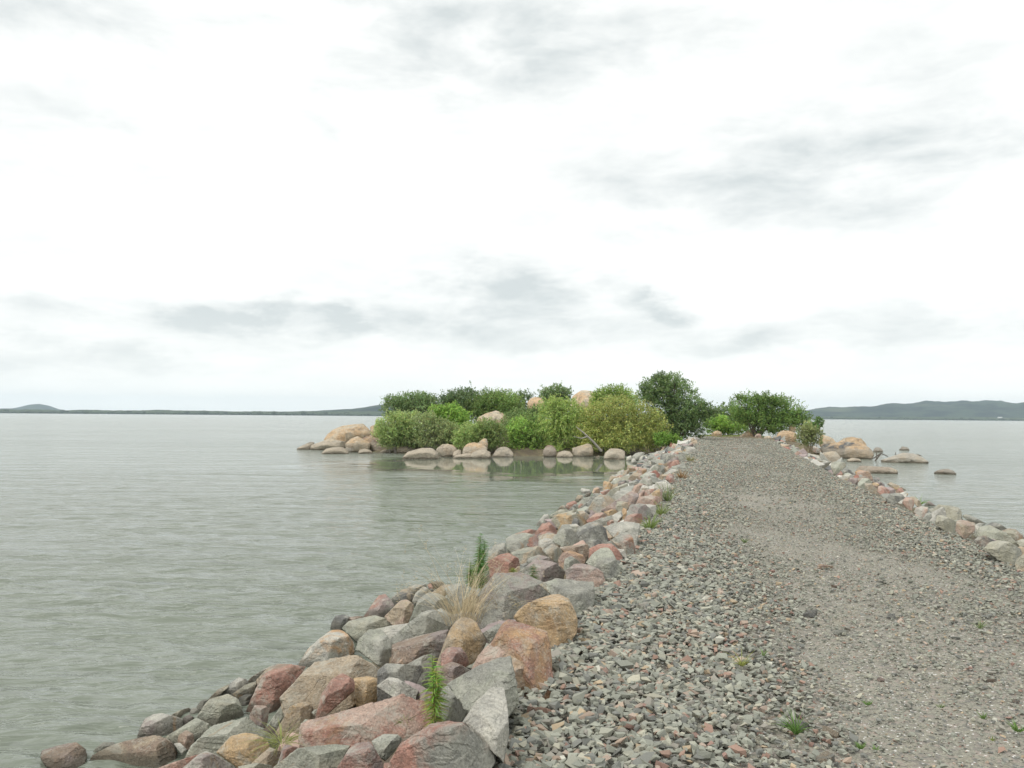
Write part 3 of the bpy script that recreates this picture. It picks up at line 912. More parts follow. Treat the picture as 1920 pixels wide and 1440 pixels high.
BANK = '''
3|gr|a=35|big grey rock with a red left end at the bottom edge, beside the gravel|530,950 640,780 800,690 900,610 1060,585 1190,600 1290,690 1370,760 1480,850 1490,960 1400,1100 600,1100|1060,650,10 1000,800,8 1370,800,7
3|wg|a=38 k=.985|pale grey wedge with a sharp upright tip, in front of the big blocky grey stone|1185,600 1310,410 1440,280 1560,270 1600,500 1605,700 1575,860 1490,900 1370,780 1220,640|1530,400,5 1505,730,9
3|gG|a=40|tall grey upright rock in front of the pink ridged one, rising to a blunt point|1040,250 1200,190 1330,90 1500,20 1620,0 1660,200 1690,350 1690,430 1610,540 1560,600 1300,500 1150,400|1560,300,8 1250,260,2
3|gG||grey rock right behind the foot of the leafy weed|1010,290 1100,240 1250,280 1310,410 1270,470 1180,590 1010,600 960,400|1100,380,6
P|rp|a=62 th=.3|largest slab of the bank, brick red fading to tan, weed growing at its right end|560,1397 563,1362 575,1343 605,1330 640,1316 676,1301 732,1285 751,1282 778,1297 797,1317 803,1347 828,1353 800,1372 766,1388 700,1398 600,1400|724,1326,2 703,1355,4 640,1380,3
3|Gg||small grey green stone lying on the big red slab's lower edge|365,765 480,700 600,705 650,750 560,880 490,950 420,900|500,790,6
3|rm||reddish brown pointed rock at the bottom edge between two grey ones|60,1000 160,840 230,780 350,770 410,850 470,960 480,1100 0,1100|300,870,8
P|Gy|a=50|grey green slab flecked with yellow lichen at the bottom edge|512,1439 523,1431 549,1424 559,1403 584,1400 629,1395 655,1398 645,1420 632,1440 625,1460 505,1460|600,1415,4
3|pr||small flat pinkish stone cut by the bottom edge, beside the big grey and red rock|480,960 640,955 690,1010 690,1090 470,1090|580,990,6
2|rm||small dark red stone wedged below the grass tuft|1170,1260 1210,1110 1250,1060 1400,1090 1340,1230 1200,1290|1280,1120,8
2|cc|s=16|rounded ochre boulder on the long grey green slab|415,1160 570,1020 600,960 780,915 900,940 1020,1010 1060,1100 980,1180 850,1260 640,1320 520,1240|780,1060,8 850,1150,6
2|mw||purplish rock with a pale crest at the bottom edge left of the ochre boulder|20,1340 200,1190 300,1140 400,1180 500,1240 620,1320 660,1400 0,1400|260,1220,7
2|GG|a=58 th=.35|long flat grey green slab sloping to the water, ochre boulder resting on it|30,1250 120,1080 300,900 560,700 640,670 850,660 960,660 1130,700 1280,760 1250,900 1200,1100 1000,1150 700,1150 400,1170 200,1280|700,800,2 600,950,3
2|Gg||small grey green stone between the maroon rock and the grass tuft|1130,690 1200,590 1340,585 1260,700 1200,720|1230,640,5
2|mp||small purplish stone at the foot of the maroon ridge|850,650 880,590 1010,595 1060,640 1050,700 940,690|960,640,6
2|ct||tan and ochre stone tucked under the lower tip of the big tan slab|1240,720 1300,610 1400,560 1520,540 1570,600 1560,660 1400,720 1360,760|1430,610,6
2|rb||steep maroon rock with a ridge, left of the big tan slab|785,645 880,440 960,250 1090,140 1180,90 1300,95 1360,120 1500,125 1440,220 1300,350 1180,490 1210,600 1060,600 870,640|1150,210,7 1050,360,5 1000,520,2
2|gt||thin grey flake leaning against the back of the maroon rock|880,460 900,290 1030,150 1140,90 1180,90 1090,200 960,330|
P|tt|a=50 th=.4|big tan slab lying diagonally with a pinkish lower lip|527,1322 524,1308 559,1269 601,1229 627,1225 654,1225 678,1231 697,1245 708,1254 706,1270 665,1290 640,1304 595,1330 575,1330|650,1258,3 600,1290,3
4|ow|s=14|rust orange rock with white crust, on the water side above the tan slab|120,810 190,690 260,590 440,430 560,350 640,340 740,380 820,470 860,560 850,640 700,700 400,710 240,830|600,460,7 500,560,5
P|rp|k=.98|red brown rock leaning on the right end of the tan slab|596,1328 604,1300 622,1273 642,1261 664,1274 664,1295 645,1312 620,1330|642,1288,7
3|co|s=16|squarish tan and orange stone above the big red slab|205,200 330,180 420,200 450,260 440,300 220,355 210,280|330,230,8
3|wG||pale flat stone peeking out between the orange block and the leafy weed|450,240 520,190 600,200 700,270 790,310 780,340 560,310|600,240,5
3|dg||long dark grey stone with a shadowed underside left of the leafy weed|420,130 500,65 640,80 820,85 840,130 800,200 660,225 480,210 420,190|600,120,5
4|Gg||blocky grey green rock with a faceted face, right of the rust orange rock|870,600 900,480 1030,350 1140,340 1220,360 1330,500 1345,600 1320,760 1220,800 1100,770 960,660|1180,540,9 1030,600,4
4|Gy||low olive grey slab beside the small dark rock at the water|690,330 780,240 960,190 1120,160 1300,220 1400,290 1150,340 1000,440 880,500 820,430|1000,290,4
4|Gw||pale green grey ridge stone above the long brown block|1130,340 1300,300 1500,270 1700,240 1800,240 1910,320 1890,390 1700,430 1350,510 1290,440|1500,370,5
P|bm||long brown block running towards the round tan boulder|734,1242 735,1209 759,1198 795,1193 825,1182 842,1179 832,1213 800,1228 765,1243|790,1205,5
4|po||tiny orange pebble against the long brown block|1400,780 1480,700 1520,705 1530,750 1490,800|
4|gg||small grey stone just behind the tip of the leafy weed|1520,800 1620,740 1740,680 1850,650 1900,660 1880,760 1700,820|1700,730,5
4|dd|w|dark blackish rock standing in the water with a white streak|540,350 560,250 610,170 720,150 790,175 740,300 680,350|660,230,6
4|bp||thin brown stone between the blackish rock and the olive grey slab|690,320 760,190 900,170 1000,180 900,240 780,270|850,210,5
6|mr|w|dark reddish grey pyramid at the water's edge|410,810 500,690 590,600 620,520 700,510 770,570 820,650 780,720 700,810 560,800|650,620,7
6|dt||brownish grey lumpy rock between two pointed ones at the water|780,560 860,500 930,440 1000,430 1070,520 1060,600 960,600 860,640 800,670|950,510,6
6|tp||tan pyramid shaped rock with a clean ridge near the water|690,800 800,690 900,580 980,580 1070,640 1060,720 1010,860 860,910 740,850|960,690,9
6|gG||broad grey rock left of the dry grass clump|1060,740 1120,580 1250,480 1380,480 1490,550 1560,650 1560,730 1400,740 1180,730|1330,600,6
6|gG|k=.99|grey slab tilted towards the round tan boulder, cracked dark underneath|1000,880 1170,740 1320,700 1450,750 1600,870 1540,930 1430,960 1330,900 1150,870|1250,770,4
6|gt||low grey stone at the water behind the brownish lumpy rock|980,420 1100,380 1230,380 1240,440 1150,480 1060,520|1100,430,4
6|wg||pale grey broken stone left of the tiny red one|1045,600 1090,490 1200,400 1260,440 1230,500 1130,570 1080,650|1150,500,5
6|rr||tiny red stone perched near the water|1240,390 1290,365 1320,430 1270,450|
6|wc||tiny cream stone under the tiny red one|1250,470 1290,430 1340,460 1300,490|
6|tw||flat sandy stone just above the tiny red one|1250,370 1350,340 1450,350 1460,380 1360,440 1310,420|1370,380,4
6|ct||small ochre stone left of the dry grass stems|1350,450 1420,400 1500,380 1560,390 1500,490 1430,500|1460,430,4
6|gG||grey stone half hidden by the dry grass stems|1450,440 1560,380 1660,360 1740,420 1700,620 1580,640 1500,520|1600,480,6
5|ct|s=13|rounded tan boulder with a greenish hollow, in the middle of the pile|190,790 230,680 270,580 350,480 430,425 510,430 600,490 660,600 725,720 690,800 600,860 540,875 440,840 300,800|430,640,8 540,620,7
5|mr|s=14|roundish dusky pink stone below the tan boulder|170,960 170,880 240,800 330,785 410,790 480,880 510,980 470,1030 370,1010 230,1000|330,870,8
5|bm||reddish brown flat bottomed stone beside the leafy weed top|160,1130 200,1000 310,965 400,1000 480,1050 540,1070 470,1140 330,1185 230,1170|320,1040,7
5|cO|g a=34 s=16|big orange tan boulder standing at the edge of the gravel|1035,430 1090,350 1200,270 1500,145 1580,145 1700,200 1780,350 1815,480 1800,640 1700,770 1600,830 1540,880 1480,900 1250,700|1540,290,8 1500,600,8 1250,420,3
5|or|a=36|angular rust and orange rock with a grey right face, below the big orange boulder|770,760 900,510 980,450 1100,500 1230,560 1440,600 1480,760 1510,1050 1400,1060 1310,1020 1100,950 850,950|1300,630,6 1270,800,8 1000,560,4
5|pO|a=36 g|pinkish tan rock with a pale vertical ridge at the edge of the gravel|540,1060 620,900 740,760 900,670 1000,680 1090,720 1200,800 1270,950 1320,1120 1300,1250 1240,1330 1100,1400 800,1200|1020,730,6 1180,1000,9
7|gm|a=36|biggest flat topped grey block, dry grass growing at its left end|100,1220 115,930 160,850 290,690 560,670 700,760 760,820 1100,900 1000,960 750,1000 430,1130 320,1190|150,900,3 400,910,7 720,880,6
7|Gg|g a=36|green grey squared block with a flat bright top at the edge of the gravel|780,810 990,745 1130,775 1290,790 1400,785 1410,990 1360,1160 1220,1200 1100,1100 950,900|1140,920,9
7|mp|g a=36|mauve pink block crossed by a pale vein, behind the green grey squared block|1080,660 1180,580 1300,585 1420,620 1500,680 1530,780 1480,850 1410,910 1400,790 1200,790 1090,740|1415,640,6 1400,780,6
7|mg||low mauve grey slab behind the small leafy weed|540,680 670,600 740,540 870,540 980,570 1080,680 1060,750 950,760 800,790 600,760|850,640,4
7|gG|g a=38|rounded grey rock at the gravel edge in front of the dark red arch|1310,570 1380,480 1470,400 1550,390 1600,430 1640,570 1700,620 1700,710 1640,760 1540,790 1420,640|1560,580,8
7|rr|g|dark red rock arching behind the rounded grey one|1340,530 1350,410 1450,360 1600,350 1690,440 1745,575 1680,600|1600,400,5
7|po||orange brown stone left of the rounded grey rock|1000,530 1050,460 1140,430 1280,480 1310,540 1290,585 1160,590 1060,640 1010,600|1180,490,6
7|dG|k=.99|small dark green stone leaning on the mauve pink block|1060,650 1070,530 1140,490 1220,540 1270,590 1160,600 1090,690|1120,560,5
7|bt||brown lumpy stone behind the orange brown one|990,370 1150,360 1330,355 1355,440 1320,530 1200,460 1060,450|1180,400,5
7|tg||tan grey pointed stone with a brownish face|820,430 930,360 1000,390 1050,460 1000,550 920,530|930,430,6
7|wt||pale knobbly stone left of the brown lumpy one|770,330 850,290 920,300 970,370 880,440 780,410|850,350,5
7|tG||broad greyish tan stone above the low mauve slab|460,460 620,400 780,380 830,440 1000,550 820,540 600,560 480,510|700,450,5
7|mg||mauve grey stone directly above the small leafy weed|600,640 660,520 780,480 950,520 1000,570 850,580|780,550,4
7|rr||dark red block right of the tall leafy weed|200,560 340,480 440,460 550,520 570,590 490,650 360,690 220,660|440,550,9
7|gg||smooth grey stone behind the tall leafy weed|200,540 220,430 300,360 400,340 430,460 330,490 250,570|320,430,5
7|gG||grey wedge with a dark left face near the water|405,300 500,240 640,230 770,270 770,340 560,440 440,480 420,400|560,330,5
7|mm||mauve stone joined to the right of the grey wedge|690,250 790,235 785,350 700,355|
7|tg||long tan grey slab sloping right, below the red pyramid|760,240 870,220 1000,260 1180,310 1240,350 1000,380 780,310|980,290,4
7|rr||brick red pyramid near the water|760,210 820,130 900,115 960,170 990,220 960,260 850,230|890,160,7
7|rp||flat reddish stone left of the red pyramid at the water|560,230 680,190 780,210 770,260 620,250|
7|rm||reddish sliver below the right foot of the red pyramid|770,250 850,215 980,230 1080,290 1000,275|
7|wg|w|whitish stone standing at the water's edge|745,150 800,80 840,25 890,25 905,90 830,130|
7|gG||greenish grey sloping stone right of the red pyramid|985,240 1040,140 1120,130 1200,250 1240,340 1100,300|1080,200,4
7|Gw||pale slab left of the large domed grey rock|1070,140 1200,130 1260,170 1190,250 1100,200|
7|gd||large domed grey rock with a dark left face in the middle of the bank|1190,260 1230,180 1350,115 1450,120 1530,180 1560,290 1400,325 1230,315|1360,190,6
7|wg|a=38|pale slab with a broken grey face at the path edge behind the domed rock|1520,170 1600,130 1750,105 1910,105 1920,180 1890,340 1780,300 1620,285 1560,220|1700,190,5 1850,150,4
7|gr||grey wedge with a red right end at the path edge|1600,310 1700,240 1780,225 1840,290 1860,390 1770,425 1740,350 1640,335|1740,320,6
7|bt||small brown stone under the grey and red wedge|1570,300 1680,350 1760,380 1770,430 1700,420|
7|cy||long ochre tinted slab low on the bank|920,90 1000,20 1150,0 1250,30 1300,80 1180,140 950,130|1100,60,4
7|dd||dark grey lump on the ochre tinted slab|1150,130 1190,60 1240,90 1230,140|
7|rp||flat reddish stone lying in front of the orange topped block|1520,130 1600,85 1700,100 1620,125|
7|gg||flat grey stone between reddish ones|1380,110 1500,60 1620,50 1640,90 1520,130|
7|dg||low dark grey stone behind the brown lumpy one|1240,350 1280,310 1400,320 1550,310 1590,350 1340,365|
7|dd||small dark stone left of the brown lumpy one|990,330 1030,330 1060,370 1000,375|
7|ww||pale stone half buried at the path edge under the wedge|1660,410 1740,420 1760,470 1700,465|
7|dg||small dark grey stone under the broad greyish tan one|570,660 570,590 640,570 680,600 660,665|
7|cc||small tan orange chip right of the dark red block|500,650 560,600 575,655|
1|bm|w lift=0 a=35 s=16|brown block standing alone in the water at the lower left|100,1020 120,940 300,880 530,840 640,920 670,1000 650,1150 230,1180 150,1120|240,1060,4 450,1000,6
1|wG||pale grey pointed stone at the water, left corner of the bank|700,1000 760,920 860,840 990,840 1000,890 850,980|860,890,4
1|tb|a=48|wide tan rock with a brown shadowed right face in the lower left corner|620,1160 720,1000 900,900 1100,830 1300,820 1400,765 1540,755 1700,850 1760,980 1740,1060 1500,1160 1200,1220 650,1220|1480,870,5 1300,1100,4
1|wm||white crusted mauve rock at the water|1240,820 1310,640 1360,560 1450,510 1550,490 1700,560 1810,560 1820,640 1600,790 1400,800|1400,640,6
1|ty|w|low tan stone at the waterline behind the white crusted rock|1640,530 1750,470 1900,420 1920,500 1820,570 1700,570|
2|ww||small bright white stone near the water|85,700 130,620 180,620 220,660 160,740 100,740|
2|gw||small grey stone with a white rim near the water|180,610 230,540 290,515 330,540 260,630 200,650|
2|md||small dark mauve stone below the bright white one|0,830 20,740 90,700 160,740 60,820|
P|Gy||olive green stone running down from the pale yellow green block|310,1382 330,1373 340,1363 368,1345 392,1357 390,1366 360,1387 345,1400 325,1400|350,1368,3
2|yG||pale yellow green block with a dark notch|185,730 300,560 340,520 560,450 690,520 720,610 640,660 530,720 400,810 310,830 220,780|480,600,6 400,700,4
2|wd||grey rock with a white top edge, pointing down to the water|370,510 500,440 620,300 690,250 790,280 800,320 700,390 600,460 480,490|640,330,5
2|ty|w|thin tan stone at the waterline behind the white topped one|320,520 440,400 560,340 600,340 450,480 360,530|
2|bg||brownish grey stone at the water behind the maroon rock|790,310 840,250 1000,150 1140,90 1080,170 900,290 840,340|
2|yc||pale cream stone with an orange top left of the maroon rock|600,460 760,350 900,300 890,440 860,470 700,500 690,520|780,400,4
2|dG||dark stone in the gap left of the maroon rock|690,500 760,460 880,460 850,540 760,580 700,560|
2|dd||very small dark green stone in the hole beside the maroon rock|720,600 740,540 840,530 800,600|
P|bp||small reddish brown stone on the olive green one|333,1392 335,1379 349,1368 362,1376 365,1392 362,1402 352,1407|350,1380,6
2|rO||thin red wedge along the edge of the long grey green slab|170,960 230,890 320,850 330,870 220,960|
P|rp||flat red stone at the bottom edge under the wide tan rock|294,1441 325,1429 360,1418 380,1412 390,1427 350,1455 300,1460|
1|wy||tiny cream green stone beside the wide tan rock|1700,860 1780,850 1860,930 1800,1000|
2|Gg||small flat green grey stone above the big red slab|1560,680 1600,640 1740,630 1660,690 1600,710|
5|gG||slanting grey stone between the round tan boulder and the rust rock|670,620 830,520 900,500 840,640 750,750|
2|tb||small brownish stone in the hollow under the grass tuft|860,1270 980,1170 1060,1090 1200,1150 1180,1210 1000,1290|1040,1170,4
2|yG||pale greenish stone at the bottom edge right of the ochre boulder|660,1330 900,1280 1100,1310 1110,1400 700,1400|
'''
MIDBANK = '''
8|mg|a=38|mauve grey block at the path edge beside the lower bright tuft|1050,620 1090,520 1200,505 1295,515 1340,600 1340,650 1230,650|1180,550,5
8|ww||whitish block at the path edge above the mauve grey one|1170,500 1280,500 1380,510 1385,630 1330,630 1290,540|
8|pr||pink slab with a flat face at the path edge|1170,480 1200,430 1310,410 1430,430 1430,480 1390,515 1240,505|
8|wc||cream triangular stone resting against the pink slab|1290,415 1410,335 1440,350 1445,450 1420,440|
8|rb||dark red stone behind the cream triangle|1250,405 1260,350 1400,330 1300,410|
8|bm||narrow dark stone standing right of the cream triangle|1420,325 1455,340 1450,470 1432,445|
8|pm||pinkish grey stone left of the dark red one|1180,430 1190,370 1250,345 1260,400 1210,440|
8|mp||broad mauve red slab in the middle of the bank|930,470 1090,370 1160,370 1190,420 1160,490 1110,510 1040,485|1120,420,4
8|wg||pale grey slab joined to the mauve red one|880,430 950,360 1060,355 1090,380 980,460 940,485|
8|tg||broad tan grey slab sloping to the water|640,520 680,450 760,400 850,420 940,480 930,560 860,560 700,550|790,450,5
8|ty||tan block right of the broad tan grey slab|930,550 940,480 1050,475 1110,510 1040,560 960,565|
8|gG||grey stone under the broad tan grey slab|670,600 690,550 780,535 870,560 750,605 690,630|
8|pr||orange red slab lying flat in mid bank|620,675 700,610 780,600 830,640 760,665 650,695|
8|cp||pale orange slab beside the ochre topped stone|790,600 880,570 980,570 1000,600 900,640 830,635|
8|wg||grey white faceted stone left of the ochre one|880,640 990,580 1010,640 960,695 900,695|
8|oc||bright ochre stone next to the mauve grey block|990,600 1010,550 1050,570 1055,640 1000,655|
8|rp||orange red stone lying on the end of the long pale slab by the path|1025,690 1050,645 1130,612 1225,620 1230,700 1150,710|1130,650,5
8|gG||flat grey slab below the orange red one|680,715 760,670 880,635 930,690 800,725|
8|dg||dark grey block low on the bank beside the ochre slab|430,700 450,630 500,640 520,725 440,745|
8|yt||ochre and green slab near the water, wider than its neighbours|190,700 220,640 400,590 520,560 600,620 560,680 400,705 210,720|400,630,4
8|yG|w|long yellow green stone at the waterline|180,640 300,570 420,570 380,605 210,690|
8|tg||grey tan stone behind the ochre and green slab|500,590 560,580 640,640 560,695|
8|md||dark mauve pointed stone in mid bank|570,590 620,550 660,560 665,640 610,625|
8|rb||reddish brown stone by the bright red one at the water|500,540 530,500 570,510 580,550 520,575|
8|rr||bright brick red stone at the water's edge|355,540 380,500 460,470 500,500 440,555 380,565|430,510,5
8|dg||dark grey round stone beside the brick red one|415,560 460,510 510,510 480,575|
8|ty|w|small tan stone at the water left of the brick red one|270,575 310,530 360,520 360,565 300,585|
8|tg|w|greyish tan stone at the water above the brick red one|470,460 500,410 560,405 560,460 510,485|
8|Gg||grey green flat stone under the dark cleft|510,490 560,450 640,420 720,420 650,490 560,505|
8|db||thin dark stone near the waterline|560,430 600,390 660,370 640,415|
8|ww|w|pale stone in the shallows, furthest out|530,350 540,330 640,345 640,378 550,390|
8|cp||orange tan stone near the water|660,380 680,330 740,320 750,370 690,405|
8|rr||small deep red flat stone under the light one|750,380 790,360 870,350 850,395 780,405|
8|Gy||pale green slab with a crest in the upper bank|820,400 900,330 1060,265 1075,360 970,365 860,415|960,320,5
8|co||orange and cream stone with a white side near the water|780,310 790,250 860,260 900,300 860,345 800,345|
8|gg||plain grey stone beneath the orange and cream one|700,345 700,300 780,310 790,355 740,355|
8|yG||pale green grey flat topped stone|950,250 990,200 1100,180 1180,230 1080,255 1000,265|
8|md||mauve stone under the pale green grey flat one|950,295 960,250 1040,240 1060,270 980,305|
8|gd||blue grey stone right of the mauve one|1070,265 1150,240 1190,270 1130,315 1080,305|
8|bp||orange brown long stone below the small peach one|1100,375 1140,300 1200,270 1280,290 1190,345 1130,375|
8|wt||pale long stone right of the orange brown one|1200,345 1230,290 1320,320 1250,355|
8|wd|g|white topped block with a dark right face at the path edge|1360,320 1370,260 1480,230 1550,290 1540,350 1490,400 1440,340|1490,280,5
8|rm|g|upright red block at the path edge|1480,225 1530,160 1580,190 1590,260 1560,295|
8|gw|g|grey stone with a pale hooked top at the path edge|1390,240 1480,160 1560,110 1640,130 1645,180 1600,225 1540,170 1470,230|1560,150,5
8|tp||flat tan stone in the far bank|1100,185 1140,150 1230,170 1240,210 1180,225|
8|po||orange stone in the far bank beside a flat tan one|1160,150 1200,100 1270,100 1280,140 1240,175|
8|rr||small red stone among pale ones in the far bank|1290,225 1320,190 1380,210 1350,240|
8|Gw||flat greenish grey stone in front of the small red one|1210,255 1260,220 1400,230 1330,275|
8|ww||whitish flat stone behind the small red one|1240,205 1290,150 1410,170 1400,220 1290,220|
8|gG|w|sloping grey stone touching the far calm water|980,195 1050,140 1150,110 1100,185 990,215|
8|pm|w|pinkish stone at the waterline before the calm water|880,245 940,200 970,200 930,255|
9|rr||deep red stone below a pale one in the far bank|890,565 920,530 980,540 990,585|
9|rm||maroon rounded stone near the bush in the far bank|890,465 920,430 990,430 1000,485|
9|ww||brightest white stone of the far bank|1080,400 1100,360 1190,350 1220,390 1140,415|
9|oc||orange slab in the far bank|700,565 720,480 830,500 840,545|
9|wg||grey white stone at the top of the far bank near the olive bush|570,495 600,440 700,450 650,505|
9|wG||pale rounded stone next to the grey boulder by the water|430,525 460,480 540,460 570,500 500,545|
9|gg|w|grey stone touching the water beside the last pale boulder of the island|330,490 380,440 460,420 510,440 500,475 430,525 400,545|420,470,5
9|wy|w|small pale stone right of the last island boulder|250,545 260,490 320,470 335,520 310,550|
9|wd|w|white stone with a black hollow under it at the water|320,575 330,500 370,510 400,565 360,585|
9|Gg||long flat grey stone with a pale line along its top|870,625 1060,580 1080,620 1010,655 900,665|
'''  # the narrow piece by the cream triangle paints that stone's shaded side
RIGHT = '''
A|rr|g|small dark red stone curled over a pink one on the right edge of the track|140,470 160,430 210,440 240,480 200,495|
A|wy|g a=60|flat cream slab on the right edge of the track|170,500 280,490 400,500 430,540 330,550 200,535|
A|gd|g|slanting blue grey slab on the right edge|330,560 370,540 480,590 530,660 470,620|
A|yG||pale yellowish flat stone above the shallow water, right bank|540,600 600,580 720,600 730,650 680,690 550,705 530,650|
A|pw|g|pale pink stone at the foot of the dry shrub|260,410 320,385 370,400 400,440 320,465|
A|gg||grey sliver in front of the rounded boulder, right bank|390,440 400,470 460,520 500,570 540,610 450,600 390,530|
A|dg|g|dark grey stone beside the tiny red one, right edge|680,720 710,670 780,690 830,740 720,748|
A|rr|g|tiny red stone on the right edge of the track|630,745 660,700 690,740 670,765|
A|wt|g|pale flat stone in front of the tiny red one|650,785 740,745 850,760 800,800 700,805|
A|mm|g|mauve stone at the right edge of the gravel|750,825 790,790 880,800 880,845 790,850|
A|po||orange stone joining the low shelf in the water, right bank|840,720 900,690 1040,720 1060,770 980,785 860,765|
A|bd||brown slab behind the mauve stone, right bank|880,790 960,770 1060,810 1100,860 1020,860 940,810|
A|md||dark mauve knob standing above the right bank|1070,835 1090,790 1150,785 1165,820 1120,855|
A|wy|g|small pale pointed stone right of the mauve one|900,835 940,790 980,830 960,865|
A|rp|g|smooth rose red slab on the right edge|1130,980 1140,900 1190,890 1270,940 1305,980 1250,1030 1170,1015|1210,950,4
A|cp||orange tan stone above the rose red slab|1060,865 1120,850 1160,880 1130,915|
A|tg|g|tan grey stone left of the rose red slab|960,855 1050,860 1130,940 1060,945 970,905|
A|tc||long tan slab pointing at the water, right bank|1250,875 1300,850 1400,890 1470,930 1390,955 1300,915|
A|rr||dark red stone at the end of the long tan slab|1370,965 1400,930 1450,925 1475,970 1400,985|
B|gd|g|dark grey faceted stone on the right edge below the rose red slab|0,270 60,190 150,175 230,190 265,240 150,315 50,325|140,220,5
B|rp|g|rose pink block with a red cleft on the right edge|230,315 260,240 320,235 390,270 400,330 380,390 300,390|320,280,5
B|wc||cream stone between dark grey and tan ones, right bank|200,175 270,160 320,190 300,225 250,215|
B|ty||tan stone sloping to the water behind the rose pink block|330,225 400,230 480,290 500,345 420,345 380,275|
B|wp|g|cream and pink rounded stone on the right edge|395,440 420,380 500,360 600,365 590,420 540,500 430,485|500,410,5
B|gG|g|small grey stone with a dark hollow on the right edge|520,530 560,460 630,450 650,520 600,570 540,565|
B|yg|a=50|wide pale slab with a raised grey right end, right bank|600,420 740,340 900,350 1030,380 1060,450 1060,520 990,555 860,490 700,490 640,465|1000,430,4
B|yG|g|pale slab with a grey green front face, left of the pink block|690,605 710,490 790,480 980,570 980,680 880,705 750,650|800,540,6
B|pt|g|rounded pink block leaning on the pale slabs, right edge|970,705 985,570 1040,540 1180,550 1250,600 1240,700 1150,785 1060,795|1080,620,6
B|gy||grey slab at the water behind the pink block|1060,490 1120,470 1250,520 1370,590 1300,605 1150,555|
B|wg|g|small pale stone with a grey shadowed side, right of the pink block|1190,690 1210,640 1300,590 1380,600 1260,705 1200,725|
B|yG|a=52|largest yellowish slab of the right bank|1250,720 1320,640 1440,620 1560,680 1740,780 1800,850 1700,870 1500,840 1360,790|1520,740,4
B|bd|g|dark brown stone under the largest yellowish slab|1220,840 1280,780 1380,770 1500,830 1350,915 1260,880|
B|gd||grey stone at the water behind the largest yellowish slab|1420,610 1480,580 1600,610 1690,680 1560,690|
B|yb||olive stone with a brown underside near the right border|1590,710 1700,670 1800,680 1900,760 1920,800 1820,835 1700,770|
B|yg|g a=38|big pale topped block with a blue grey front near the right border|1380,930 1440,860 1550,830 1700,850 1880,950 1900,1020 1800,1150 1640,1100 1520,1010|1560,900,5 1870,960,4
B|yt|g|pale block cut by the right border|1790,1150 1830,1080 1920,1020 2050,1100 2050,1260 1820,1260|1900,1080,6
B|yG||pale slab behind, also cut by the right border|1800,850 1900,810 2050,850 2050,1000 1890,965|
B|dm||small dark purple stone poking up by the water, right bank|560,325 600,285 650,320 600,340|
'''  # dark brown piece under the largest slab paints its shaded underside
